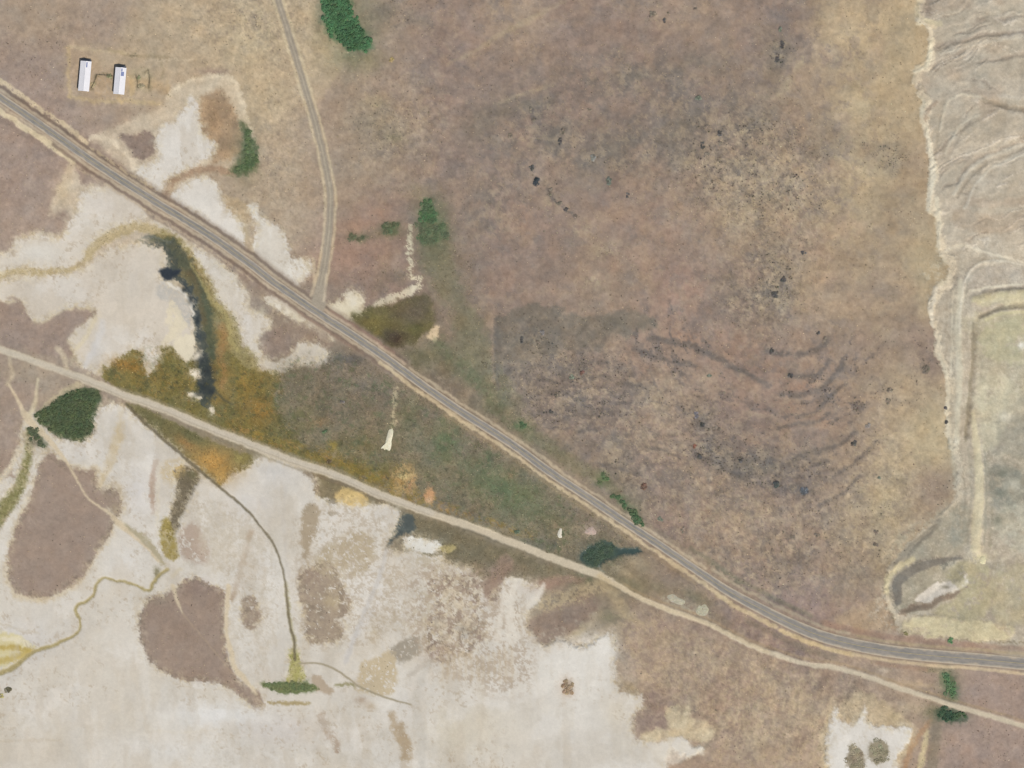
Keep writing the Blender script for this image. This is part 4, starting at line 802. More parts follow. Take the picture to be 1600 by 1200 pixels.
thicket('reed_clump', [(42, 672), (56, 668), (64, 682), (70, 698), (58, 694), (48, 684)], (76, 88, 66), (92, 98, 74), 'little dark reed clump below the big reed bed across the pale track', 'reeds', jag=4, step=3.6, h=1.4)
thicket('willow_thicket', [(952, 769), (962, 772), (978, 786), (986, 792), (996, 802), (1008, 822), (1004, 826), (992, 816), (982, 800), (968, 785)], (72, 104, 72), (86, 104, 76), 'narrow green thicket strip hugging the north side of the highway', 'thicket', jag=3, step=3.2)
thicket('reed_clump', [(912, 868), (928, 852), (948, 849), (962, 858), (955, 868), (940, 876), (932, 886), (920, 882)], (58, 78, 66), (66, 86, 70), 'dark teal reeds in the pond wedged between the two roads', 'reeds', jag=3, step=5.0, h=1.4)
thicket('willow_thicket', [(1474, 1050), (1484, 1058), (1492, 1072), (1494, 1088), (1486, 1092), (1478, 1078), (1474, 1064)], (82, 118, 80), (98, 122, 88), 'green thicket crossing the strip between highway and dirt road at right', 'thicket', jag=4, step=3.4)
thicket('willow_thicket', [(1462, 1114), (1474, 1106), (1490, 1108), (1508, 1114), (1503, 1124), (1484, 1127), (1466, 1124)], (48, 76, 58), (66, 90, 64), 'very dark green thicket just south of the dirt road at right', 'thicket', jag=4, step=3.2)
thicket('reed_clump', [(410, 1067), (432, 1068), (452, 1066), (474, 1068), (492, 1076), (464, 1081), (436, 1080), (414, 1073)], (96, 112, 72), (110, 118, 78), 'flat green reed streak lying across the foot of the ditch', 'reeds', jag=2, step=3.2, h=0.7)
thicket('willow_thicket', [(598, 352), (612, 348), (624, 352), (620, 362), (608, 366), (600, 360)], (92, 104, 78), (86, 98, 74), 'small dull green bush patch in the field east of the gravel road', 'thicket', jag=4, step=3.8, h=1.5)
thicket('willow_thicket', [(545, 366), (560, 368), (572, 366), (568, 376), (552, 376)], (104, 106, 84), (98, 98, 78), 'grey green bush patch nearest the gravel road in the east field', 'thicket', jag=5, step=4.5, h=1.3)
thicket('willow_thicket', [(935, 745), (944, 738), (950, 748), (944, 756), (936, 754)], (86, 108, 74), (98, 112, 82), 'small green bush patch above the narrow thicket strip by the highway', 'thicket', jag=4, step=3.8, h=1.5)
thicket('willow_thicket', [(808, 664), (816, 660), (824, 666), (820, 672), (810, 672)], (80, 110, 76), (90, 112, 80), 'tiny green bush patch right beside the highway below the dark slope', 'thicket', jag=3, step=3.4, h=1.5)
thicket('brush_mound', [(1325, 1168), (1338, 1164), (1348, 1172), (1350, 1190), (1344, 1206), (1330, 1204), (1322, 1188)], (176, 164, 142), (156, 144, 122), 'left, larger of two round brush mounds on the white pan at bottom right', 'brush', jag=3, step=5.0, h=1.0, mat='twig')
thicket('brush_mound', [(1360, 1164), (1372, 1158), (1386, 1166), (1388, 1180), (1376, 1192), (1362, 1186), (1356, 1174)], (168, 160, 134), (138, 130, 106), 'right, darker of two round brush mounds on the white pan at bottom right', 'brush', jag=3, step=5.0, h=1.0, mat='twig')
thicket('brush_mound', [(880, 1066), (886, 1062), (893, 1068), (896, 1080), (889, 1086), (881, 1080)], (178, 152, 128), (158, 132, 110), 'lone rust brown brush mound in the middle of the white salt flat', 'brush', jag=2, step=2.8, h=1.3, mat='twig')
for (nm, poly, c1, c2, lb, ct), kk in VEG:
    cc = 0.75 * (0.5 * np.array(c1) + 0.5 * np.array(c2)) + 0.25 * np.array([120, 116, 94])
    P(poly, tuple(cc), 6, 5, a=0.8 if nm != 'brush_mound' else 0.5, grass=0.5, shrub=0)
op = (sstep(560, 480, PX) * sstep(480, 380, PY + 0.0 * PX) + sstep(940, 1000, PX) * sstep(0, 60, PY - 900)) * (1 - EAST) * (1 - SMOOTH)
C[:] += np.clip(op, 0, 1)[..., None] * np.array([-0.5, -2.0, 1.5], np.float32)
C[:] += EAST[..., None] * np.array([3.0, 0.0, 1.0], np.float32)
# ---- crumbled borders: pale crust breaking into the soil and soil into the crust; ragged limits between all covers
salt_ids = [k for k, (nm, mt) in enumerate(CLASSES) if mt == 'salt']
band = np.isin(CLS, salt_ids).astype(np.float32)
for _ in range(3):
    p = np.pad(band, 3, mode='edge'); c0 = np.cumsum(np.pad(p, ((1, 0), (0, 0))), 0); p = (c0[7:] - c0[:-7]) / 7
    c0 = np.cumsum(np.pad(p, ((0, 0), (1, 0))), 1); band = (c0[:, 7:] - c0[:, :-7]) / 7
band = 4 * band * (1 - band)
for col, sd, aa in (((208, 192, 160), 251, .6), ((164, 147, 124), 252, .45), ((220, 210, 188), 253, .4)):
    t = (band * sstep(0.05, 0.55, fbm(PX, PY, 6.5, 4, sd, 0.75)) * aa * (1 - EAST))[..., None]
    C[:] = C * (1 - t) + np.array(col, np.float32) * t
AM = sum(np.exp(-(((PX - x) / rx) ** 2 + ((PY - y) / ry) ** 2)) for x, y, rx, ry in ((1140, 270, 110, 80), (1230, 300, 80, 110), (1120, 780, 160, 80), (1250, 850, 170, 90), (1380, 760, 60, 130), (1120, 1060, 170, 90), (1260, 1110, 130, 80), (400, 40, 130, 60), (620, 200, 80, 80), (440, 220, 50, 110), (880, 610, 130, 80), (1190, 450, 80, 90), (1050, 660, 80, 60)))
AM = np.clip(0.10 + 0.85 * AM, 0, 0.9) * (1 - SMOOTH) * (1 - EAST)
for col, sd, aa, sc in (((187, 169, 143), 261, .5, 9), ((132, 119, 108), 262, .34, 8), ((184, 166, 136), 263, .32, 4.5), ((126, 115, 106), 264, .26, 4.5)):
    t = (AM * sstep(0.1, 0.8, fbm(PX, PY, sc, 3, sd, 0.75)) * aa)[..., None]
    C[:] = C * (1 - t) + np.array(col, np.float32) * t
isl = np.isin(CLS, [k for k, (nm, mt) in enumerate(CLASSES) if nm == 'grass_island'])
SHRUB[:] = np.where((band > 0.25) & isl, 1.0, SHRUB)
t = ((band > 0.3) * isl * sstep(0.0, 0.5, fbm(PX, PY, 7, 3, 254, 0.75)))[..., None] * 0.4
C[:] = C * (1 - t) + np.array([122, 110, 96], np.float32) * t
t = (isl * sstep(-0.2, 0.6, fbm(PX, PY, 26, 4, 255, 0.7)))[..., None] * 0.28
C[:] = C * (1 - t) + np.array([164, 147, 132], np.float32) * t
ji = np.clip(np.arange(NH)[:, None] + np.rint(1.25 * fbm(PX, PY, 5, 3, 271, 0.7)).astype(int), 0, NH - 1)
jj = np.clip(np.arange(NW)[None, :] + np.rint(1.25 * fbm(PX, PY, 5, 3, 272, 0.7)).astype(int), 0, NW - 1)
C[:] = C[ji, jj]; CLS[:] = CLS[ji, jj]; SMOOTH[:] = SMOOTH[ji, jj]

for pl, w, cc, a in (([(1500, 440), (1497, 520), (1498, 600), (1494, 690)], 9, (196, 190, 170), .7), ([(1521, 505), (1519, 560), (1514, 620), (1508, 690)], 4, (146, 137, 118), .8), ([(1487, 470), (1486, 560), (1482, 620), (1481, 680)], 2.2, (216, 206, 182), .7),  # dark stroke repeats the painted shade on the berm's west face
                     ([(1530, 496), (1550, 486), (1575, 480), (1610, 477), (1660, 477)], 5, (144, 135, 117), .8), ([(1540, 500), (1570, 489), (1660, 486)], 5, (198, 190, 152), .6), ([(1515, 455), (1560, 447), (1660, 440)], 3, (214, 206, 184), .8), ([(1535, 457), (1570, 452), (1660, 447)], 4, (160, 150, 134), .6),  # first dark stroke repeats the painted shade on the north face
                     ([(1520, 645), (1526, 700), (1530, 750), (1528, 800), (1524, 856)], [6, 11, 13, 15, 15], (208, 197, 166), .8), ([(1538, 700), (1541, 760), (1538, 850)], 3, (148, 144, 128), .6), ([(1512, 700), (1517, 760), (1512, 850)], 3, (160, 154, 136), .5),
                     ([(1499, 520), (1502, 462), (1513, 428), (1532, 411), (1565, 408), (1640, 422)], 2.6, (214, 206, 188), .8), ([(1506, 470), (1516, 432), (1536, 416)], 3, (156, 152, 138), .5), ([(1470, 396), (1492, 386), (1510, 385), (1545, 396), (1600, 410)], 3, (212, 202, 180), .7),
                     ([(1404, 940), (1402, 912), (1420, 894), (1450, 881), (1480, 875), (1502, 873)], [10, 15, 15, 12, 7, 4], (120, 116, 108), .8), ([(1410, 957), (1428, 950), (1452, 948), (1468, 939), (1492, 928), (1508, 916)], [6, 8, 7, 6, 5, 4], (138, 124, 108), .75), ([(1386, 925), (1388, 906), (1404, 887), (1428, 873)], 6, (206, 194, 160), .7), ([(1468, 812), (1446, 835), (1420, 858), (1398, 880)], [5, 8, 9, 5], (138, 132, 118), .6)):  # brown edge stroke deepens the pit's painted south-east shade
    L(pl, w, cc, 1.6, 1.4, a=a)
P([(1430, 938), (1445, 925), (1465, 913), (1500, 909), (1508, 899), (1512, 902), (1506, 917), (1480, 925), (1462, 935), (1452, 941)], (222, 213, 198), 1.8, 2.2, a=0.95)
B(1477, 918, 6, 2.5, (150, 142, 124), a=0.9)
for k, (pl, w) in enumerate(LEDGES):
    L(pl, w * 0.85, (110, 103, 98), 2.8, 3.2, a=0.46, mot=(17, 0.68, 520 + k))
tq = (STREAK * 0.35)[..., None]
C[:] = C * (1 - tq) + np.array([108, 101, 98], np.float32) * tq
P([(778, 520), (782, 500), (800, 484), (835, 474), (885, 491), (940, 494), (985, 486), (1022, 500), (1014, 514), (980, 522), (940, 528), (900, 545), (850, 552), (810, 568), (782, 560)], (121, 114, 103), 3.5, 4, a=0.5, mot=(46, .8, 545))
P([(1042, 1112), (1066, 1105), (1078, 1103), (1083, 1121), (1107, 1131), (1116, 1146), (1098, 1159), (1064, 1152), (1024, 1160), (1004, 1152), (1026, 1140), (1050, 1138)], (203, 189, 160), 4, 4, a=0.45, mot=(14, .7, 546))
P([(1020, 1166), (1062, 1155), (1086, 1168), (1100, 1174), (1075, 1186), (1040, 1192)], (218, 211, 198), 5, 5, a=0.6)
for (x, y, rx, ry, cc, a) in ((700, 690, 16, 30, (92, 110, 80), .5), (790, 765, 60, 18, (98, 114, 82), .45), (760, 718, 8, 14, (84, 108, 76), .5), (640, 640, 20, 30, (104, 112, 84), .35), (560, 735, 50, 10, (134, 118, 60), .5), (400, 640, 26, 20, (160, 118, 58), .45), (200, 572, 26, 8, (164, 120, 62), .5), (330, 722, 24, 14, (188, 142, 78), .5), (470, 650, 20, 18, (110, 112, 72), .4)):
    B(x, y, rx, ry, cc, a=a, rot=25, mot=(18, .66, int(x + y)))
P([(-340, 470), (0, 474), (12, 464), (30, 468), (42, 490), (52, 503), (72, 504), (90, 490), (112, 484), (134, 487), (144, 493), (132, 506), (112, 520), (104, 540), (112, 560), (60, 552), (0, 530), (-340, 450)], (156, 138, 125), 3, 3.5, a=0.85, shrub=0.4)
# wind-combed pale grass south of the roads
sg = np.exp(-(((PX - 1150) / 150) ** 2 + ((PY - 1100) / 90) ** 2)) + np.exp(-(((PX - 1260) / 60) ** 2 + ((PY - 1140) / 70) ** 2))
for col, sd, aa in (((192, 174, 144), 541, .5), ((152, 134, 119), 542, .42)):
    tq = (np.clip(sg, 0, 1) * sstep(0.1, 0.55, fbm(PX * 1.5 + 0.4 * PY, PY * 0.6, 24, 4, sd, 0.68)) * (1 - SMOOTH))[..., None] * aa
    C[:] = C * (1 - tq) + np.array(col, np.float32) * tq
# crust, mud and reeds along the pond
P([(246, 444), (258, 441), (270, 447), (280, 458), (290, 472), (298, 490), (296, 506), (284, 500), (272, 484), (260, 470), (250, 468), (244, 456)], (186, 182, 174), 2.5, 4, a=0.6, mot=(12, .6, 501))
P([(262, 480), (270, 470), (282, 490), (290, 506), (280, 524), (268, 534), (256, 532), (264, 512)], (220, 208, 182), 2, 4, a=0.8, mot=(18, .76, 502))
P([(276, 530), (288, 522), (302, 528), (304, 546), (296, 562), (284, 556), (274, 542)], (222, 211, 186), 2, 4, a=0.9)
L([(262, 441), (271, 446), (280, 453), (289, 462), (297, 476), (302, 492)], [3, 5, 5, 4, 4, 3], (226, 219, 206), 1.5, 2.5, a=0.85)
L([(298, 412), (316, 444), (330, 470), (346, 486), (356, 504), (360, 530), (372, 548)], [4, 5, 6, 7, 6, 6, 5], (172, 158, 108), 2.5, 2, a=0.65)
L([(345, 506), (350, 530), (344, 556), (352, 580), (346, 604)], [6, 9, 10, 9, 8], (166, 128, 86), 4, 4, a=0.55, mot=(12, .7, 503))
for (x, y, rx, ry) in ((314, 560, 8, 9), (326, 580, 9, 8), (318, 604, 8, 8), (330, 612, 8, 5), (306, 615, 6, 4), (288, 452, 5, 5), (297, 468, 4, 7), (308, 500, 4, 9)):
    B(x, y, rx, ry, (50, 56, 58), a=0.75)
for (x, y, rx, ry) in ((308, 556, 5, 4), (304, 583, 7, 5), (300, 616, 6, 3), (331, 640, 3, 5)):
    B(x, y, rx, ry, (224, 214, 194), a=0.95, rag=2)
L([(335, 612), (348, 622), (362, 632)], [6, 4, 2], (88, 88, 72), 2.5, 2, a=0.7)
L([(160, 500), (158, 520), (142, 555), (134, 575)], [6, 10, 12, 8], (208, 205, 202), 4, 3, a=0.6); L([(148, 500), (140, 520), (120, 545)], 7, (214, 200, 168), 3, 3, a=0.6)
# south-east margin of the salt
P([(828, 974), (846, 958), (888, 936), (924, 926), (936, 948), (916, 974), (882, 990), (852, 1008), (836, 994)], (140, 123, 110), 5, 5, a=0.8, mot=(20, .74, 504), shrub=0.9)
P([(846, 934), (930, 908), (944, 924), (884, 946), (850, 956)], (190, 171, 138), 5, 4, a=0.6, mot=(11, .55, 505))
L([(758, 930), (772, 905), (788, 880)], [10, 20, 26], (150, 129, 114), 5, 4, a=0.8, shrub=0.7); L([(850, 915), (880, 905), (915, 905)], [12, 14, 8], (156, 129, 113), 5, 4, a=0.7)
for pl, w in (([(800, 1000), (796, 950), (806, 908)], [16, 14, 8]), ([(826, 950), (842, 928), (850, 915)], [10, 8, 5]), ([(778, 1000), (782, 955), (790, 920)], [10, 9, 6])):
    L(pl, w, (220, 212, 198), 3, 3, a=0.7)
L([(818, 1010), (812, 975), (820, 950)], 3, (190, 178, 160), 2, 2, a=0.6)
L([(672, 1034), (658, 1060), (650, 1100), (656, 1140), (662, 1200)], [8, 12, 14, 14, 12], (194, 188, 177), 5, 3, a=0.55)
L([(604, 862), (588, 915), (562, 975), (540, 1035)], [5, 7, 7, 5], (194, 189, 183), 2.5, 2, a=0.6)
for (x, y, rx, ry) in ((690, 976, 8, 7), (732, 974, 9, 8), (716, 945, 10, 6), (704, 925, 12, 6), (700, 1000, 6, 6)):
    B(x, y, rx, ry, (208, 194, 170), a=0.75, mot=(8, .7, int(x)))
for x in range(690, 800, 9):
    L([(x, 1030 - 0.35 * abs(x - 745)), (x + 2, 1050), (x + 1, 1064)], [5, 4, 2], (190, 172, 144), 3, 2, a=0.4)
# quarry ground
for pts_, cc, a in (([(1530, 600), (1575, 590), (1578, 650), (1556, 700), (1534, 700)], (201, 193, 166), .6), ([(1545, 735), (1570, 726), (1600, 732), (1660, 730), (1660, 800), (1600, 790), (1560, 798)], (142, 141, 127), .6), ([(1570, 640), (1660, 600), (1660, 720), (1580, 715), (1560, 690)], (166, 160, 142), .5), ([(1488, 792), (1508, 784), (1512, 830), (1498, 856), (1484, 842)], (154, 152, 138), .6), ([(1556, 800), (1660, 780), (1660, 860), (1580, 858)], (194, 189, 168), .5), ([(1474, 896), (1540, 884), (1542, 965), (1462, 956), (1500, 926)], (181, 171, 135), .6), ([(1556, 890), (1660, 886), (1660, 975), (1556, 968)], (184, 174, 142), .5), ([(1408, 984), (1420, 967), (1470, 962), (1560, 975), (1582, 980), (1576, 999), (1500, 997), (1430, 992)], (204, 193, 157), .75), ([(1525, 465), (1660, 452), (1660, 470), (1545, 478)], (198, 190, 156), .6), ([(1545, 505), (1660, 495), (1660, 560), (1540, 560)], (184, 180, 146), .5)):
    P(pts_, cc, 4, 5, a=a, mot=(34, .72, int(pts_[0][0] + pts_[0][1])))
for (x, y, rx, ry, cc) in ((1572, 652, 9, 8, (222, 214, 192)), (1584, 757, 9, 8, (206, 200, 180)), (1597, 541, 5, 5, (228, 224, 212)), (1535, 872, 7, 6, (220, 210, 172)), (1494, 690, 4, 4, (224, 216, 196)), (1564, 770, 8, 5, (120, 122, 110)), (1558, 812, 7, 9, (128, 128, 114)), (1566, 740, 6, 6, (118, 120, 108))):
    B(x, y, rx, ry, cc, a=0.8)
# clay scarp and the boldest ridges
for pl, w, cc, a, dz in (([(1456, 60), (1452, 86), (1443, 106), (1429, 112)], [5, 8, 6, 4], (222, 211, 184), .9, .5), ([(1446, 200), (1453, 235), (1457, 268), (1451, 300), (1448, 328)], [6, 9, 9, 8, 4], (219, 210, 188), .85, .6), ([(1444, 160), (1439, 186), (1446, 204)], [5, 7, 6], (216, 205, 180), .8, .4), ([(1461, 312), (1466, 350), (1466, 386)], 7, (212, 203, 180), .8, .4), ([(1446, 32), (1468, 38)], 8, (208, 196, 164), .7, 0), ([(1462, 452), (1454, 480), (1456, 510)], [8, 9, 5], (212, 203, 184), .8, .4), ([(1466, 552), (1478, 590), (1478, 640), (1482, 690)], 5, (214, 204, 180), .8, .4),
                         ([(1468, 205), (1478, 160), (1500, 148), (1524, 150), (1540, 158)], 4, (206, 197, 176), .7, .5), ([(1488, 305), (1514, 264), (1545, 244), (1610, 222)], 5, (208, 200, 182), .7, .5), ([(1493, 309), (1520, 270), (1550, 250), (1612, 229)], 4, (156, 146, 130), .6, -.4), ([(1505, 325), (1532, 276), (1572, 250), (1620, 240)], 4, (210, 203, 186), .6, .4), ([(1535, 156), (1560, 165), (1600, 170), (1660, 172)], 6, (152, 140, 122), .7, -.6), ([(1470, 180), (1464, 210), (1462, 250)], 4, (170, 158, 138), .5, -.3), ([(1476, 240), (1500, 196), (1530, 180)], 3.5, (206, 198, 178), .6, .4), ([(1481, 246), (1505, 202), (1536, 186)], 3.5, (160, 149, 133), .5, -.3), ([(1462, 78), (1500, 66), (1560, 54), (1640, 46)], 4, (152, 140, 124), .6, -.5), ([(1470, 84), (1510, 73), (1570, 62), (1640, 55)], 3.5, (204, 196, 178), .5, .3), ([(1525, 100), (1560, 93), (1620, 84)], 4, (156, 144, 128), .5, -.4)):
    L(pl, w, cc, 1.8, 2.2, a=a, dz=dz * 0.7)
L([(197, 630), (238, 671), (300, 725), (345, 762), (385, 796), (405, 820), (425, 846), (438, 876), (445, 905), (448, 940), (452, 975), (459, 1000), (461, 1030)], [4, 5, 5, 4, 4, 3, 3.5, 3, 3, 4, 4, 4, 5], (112, 103, 82), 1.6, 1.0, a=0.8, c=cls('ditch', 'wet'), dz=-0.6)
L([(262, 890), (250, 898), (240, 912), (236, 922), (226, 921), (213, 914), (195, 909), (178, 908), (162, 903), (152, 912), (146, 930), (135, 940), (121, 946), (118, 956), (124, 968), (122, 988), (106, 997), (80, 1009), (52, 1020), (22, 1042), (-15, 1060)], [6, 5, 6, 5, 4, 4, 3.5, 3.5, 3.5, 4, 4, 5, 5, 4.5, 4, 4, 4.5, 5, 6, 7, 8], (164, 149, 104), 2.0, 1.8, a=0.9, c=cls('creek', 'wet'), dz=-0.4)
P([(247, 422), (255, 418), (282, 419), (284, 424), (272, 432), (262, 438), (253, 432)], (54, 60, 66), 2.8, 3.0, c=wp, flat=1)

# ---- roads.  Centre lines in photograph pixels
HWY = [(-340, -96), (-200, 8), (-110, 74), (-40, 124), (0, 152), (50, 186), (100, 221), (150, 256), (212, 296), (250, 320), (325, 366), (390, 412), (425, 439), (500, 491), (550, 523), (600, 557), (650, 594), (675, 612), (725, 646), (800, 694), (860, 738), (925, 781), (975, 815), (1025, 848), (1087, 890), (1140, 925), (1200, 957), (1250, 981), (1300, 999), (1375, 1015), (1450, 1024), (1525, 1030), (1600, 1037), (1720, 1048), (1940, 1068)]
DIRT = [(-340, 440), (-40, 532), (0, 546), (50, 563), (100, 581), (150, 600), (188, 616), (250, 637), (325, 668), (400, 698), (450, 718), (525, 743), (600, 775), (675, 803), (750, 828), (800, 848), (875, 876), (937, 899), (975, 920), (1025, 946), (1100, 972), (1150, 997), (1200, 1019), (1262, 1038), (1300, 1042), (1350, 1056), (1425, 1082), (1500, 1105), (1600, 1135), (1940, 1240)]
SIDE = [(340, -320), (424, -45), (435, 0), (446, 36), (457, 72), (472, 120), (487, 170), (500, 220), (511, 270), (516, 300), (516, 330), (514, 362), (508, 410), (501, 446), (497, 476)]
hw = smooth_open(HWY, 6)
tn = np.gradient(hw, axis=0); tn /= np.linalg.norm(tn, axis=1)[:, None]
nrm = np.stack([-tn[:, 1], tn[:, 0]], 1)          # to the south-west side (down in the picture)


def along(off, x0, x1):
    q = hw + nrm * off
    k = (hw[:, 0] >= x0) & (hw[:, 0] <= x1)
    return [tuple(v) for v in q[k][::3]]


def verge(off, w, col, x0, x1, a=0.8, f=1.6, rag=1.2, **k):
    pl = along(off, x0, x1)
    put(line_mask(pl, w, f, rag), col, a=a, **k)


# graded verges, back slopes and ditches
verge(0, 40, (150, 133, 118), -340, 640, a=0.55, f=5, shrub=0.05, c=0)
verge(0, 30, (152, 136, 118), 600, 1940, a=0.5, f=4, shrub=0.05, c=0)
verge(-21, 8, (212, 194, 162), -340, 140, a=0.85, rag=2.5, mot=(14, .75, 191)); verge(17, 9, (212, 196, 164), -340, 140, a=0.9, rag=2.5)
verge(26, 7, (140, 124, 112), -340, 120, a=0.6, rag=2.5, f=3)
verge(-14, 5, (122, 108, 96), -340, 640, a=0.7, rag=1.2); verge(14, 5, (124, 108, 96), 90, 640, a=0.7, rag=1.2); verge(20, 6, (146, 130, 118), 240, 440, a=0.7, rag=1.5, f=2.5)
verge(-9.5, 3.5, (184, 169, 145), -340, 640, a=0.8); verge(9.5, 4, (188, 172, 148), -340, 640, a=0.8); verge(19, 4, (196, 178, 150), 120, 420, a=0.55, rag=2, mot=(10, .6, 194)); verge(-16, 4, (204, 184, 150), 130, 250, a=0.6, rag=2, mot=(10, .6, 192))
verge(-14, 4, (160, 132, 116), 505, 620, a=0.6); verge(-10.5, 4, (186, 164, 142), 500, 640, a=0.7); verge(16, 4, (150, 128, 112), 470, 560, a=0.6)
verge(-10.5, 4.5, (190, 174, 148), 630, 1110, a=0.75, rag=1.8); verge(11.5, 5.5, (203, 184, 151), 600, 1150, a=0.85, rag=2.2); verge(14, 7, (200, 181, 146), 1130, 1240, a=0.8, rag=2.4); verge(-21, 5, (106, 108, 90), 1090, 1180, a=0.55, f=2.5, rag=2.5, shrub=1.6, mot=(10, .6, 193))
verge(18, 5, (158, 140, 112), 700, 1100, a=0.5, f=3); verge(-17, 5, (150, 138, 116), 700, 1100, a=0.4, f=3)
verge(15.5, 7, (206, 184, 144), 1225, 1345, a=0.85, rag=1.8); verge(15, 5, (204, 184, 152), 1330, 1940, a=0.85); verge(-15, 5, (190, 176, 150), 1100, 1340, a=0.6, rag=2)
verge(-15, 5, (176, 158, 128), 1330, 1940, a=0.7); verge(-22, 9, (158, 130, 112), 1280, 1940, a=0.55, f=3); verge(22, 6, (160, 132, 112), 1370, 1480, a=0.5, f=3)
verge(26, 10, (132, 120, 102), 1180, 1330, a=0.5, f=4); verge(-24, 7, (126, 122, 102), 1060, 1260, a=0.5, f=3, shrub=1.2)

road_d = cls('dirt_road', 'gravel')
L(DIRT, [11] * 5 + [13] * 8 + [12] * 5 + [8] * 12, (200, 187, 164), 1.8, 1.2, c=road_d, flat=1, shrub=0, grass=0)
L(DIRT[:14], 8, (196, 187, 172), 3, 1.0, a=0.6)
L([(x, y + 3) for x, y in DIRT[4:14]], 1.6, (168, 156, 138), 1.5, 0.8, a=0.6); L([(x, y - 9) for x, y in DIRT[6:13]], 4, (150, 140, 116), 2.5, 1, a=0.6); L([(x, y + 10) for x, y in DIRT[9:14]], 3, (140, 128, 106), 2, 1, a=0.5)
L([(x, y - 8) for x, y in DIRT[18:]], 3, (166, 146, 116), 2.5, 1.2, a=0.6)
L([(937, 899), (975, 920), (1025, 946), (1100, 972), (1200, 1019)], 7, (206, 186, 152), 2, 1, a=0.5)
L([(940, 905), (960, 930), (980, 960), (1000, 975)], [16, 18, 14, 8], (188, 168, 132), 6, 4, a=0.5)
road_s = cls('gravel_road', 'gravel')
for off in (-8, 8):
    L([(x + off, y) for x, y in SIDE[:14]], 4, (206, 190, 158), 2, 1.5, a=0.75)
L(SIDE, [10] * 11 + [11, 12, 13, 24], (166, 155, 138), 1.3, 0.6, c=road_s, flat=1, shrub=0)
for off in (-2.6, 2.8):
    L([(x + off, y) for x, y in SIDE[:14]], 1.6, (146, 136, 122), 1.2, 0.5, a=0.6)
L(SIDE[:14], 1.6, (186, 174, 152), 1.2, 0.5, a=0.5)
L([(490, 405), (492, 440), (486, 462)], 5, (200, 182, 154), 2, 1.5, a=0.7); L([(510, 430), (506, 470)], 4, (206, 190, 164), 2, 1, a=0.7)
track = cls('farm_track', 'gravel')
L([(14, 600), (30, 630), (44, 655), (60, 672), (82, 694), (100, 716), (116, 742), (136, 776), (168, 800), (190, 822), (222, 850), (248, 876)], [4, 6, 12, 9, 8, 5, 4, 3, 5, 8, 3, 3], (208, 191, 162), 1.8, 1.2, a=0.85, c=track)
L([(60, 592), (56, 625), (45, 650)], [4, 6, 8], (208, 194, 164), 2.5, 1.5, a=0.8); L([(15, 560), (18, 585), (12, 600)], 7, (200, 184, 156), 3, 2, a=0.6); L([(88, 545), (100, 560), (105, 575)], 8, (206, 190, 162), 3, 2, a=0.7)
L([(270, 915), (278, 940), (285, 958)], [6, 5, 2], (206, 190, 162), 2, 1, a=0.85); L([(285, 958), (320, 1000), (362, 1052)], 2, (172, 152, 128), 1.5, 1, a=0.5)
L([(357, 915), (354, 945), (353, 985), (360, 1015), (368, 1046), (382, 1060), (400, 1084)], [8, 7, 6, 7, 8, 8, 4], (208, 192, 164), 2, 1.5, a=0.9, c=track)
L([(468, 1037), (500, 1037), (525, 1047), (545, 1060), (562, 1073), (600, 1089), (642, 1101)], [2.5, 3, 3, 3, 3, 3, 2.5], (158, 147, 124), 1.2, 0.6, a=0.9, c=track)
L([(270, 900), (282, 890)], 6, (200, 188, 164), 2.5, 1.5, a=0.6)

# ---- ground tone: fine mottling everywhere (stronger on soil, slight on salt)
rough = 1 - SMOOTH
C *= (1 + (0.012 + 0.035 * rough) * fbm(PX, PY, 16, 3, 211, 0.65) + (0.010 + 0.02 * rough + 0.035 * AM) * fbm(PX, PY, 5, 2, 212, 0.7) + (0.005 + 0.006 * rough + 0.012 * AM) * np.random.RandomState(5).randn(NH, NW))[..., None]
C += ((0.3 + rough) * fbm(PX, PY, 24, 3, 213, 0.6))[..., None] * np.array([1.6, -0.3, -2.0], np.float32)

# ---- heights
def gauss(cx, cy, rx, ry): return np.exp(-(((PX - cx) / rx) ** 2 + ((PY - cy) / ry) ** 2))


BASE = 15 * gauss(1080, 300, 380, 330) + 4 * gauss(700, 60, 260, 200) + 3 * gauss(1280, 640, 160, 130) + 2.0 * gauss(250, 80, 260, 120) + 5 * sstep(1440, 1560, PX) * sstep(430, 300, PY)
rel = 1.3 * fbm(PX, PY, 110, 3, 221, 0.5) * sstep(500, 800, PX) + 0.55 * fbm(PX, PY, 38, 3, 222, 0.55) * (0.35 + 0.65 * HILL) + 0.16 * fbm(PX, PY, 9, 3, 223, 0.6)
Z = BASE + rel * (1 - 0.93 * SMOOTH) + DZ
lowflat = sstep(0.2, 0.9, SMOOTH) * sstep(1440, 1380, PX)
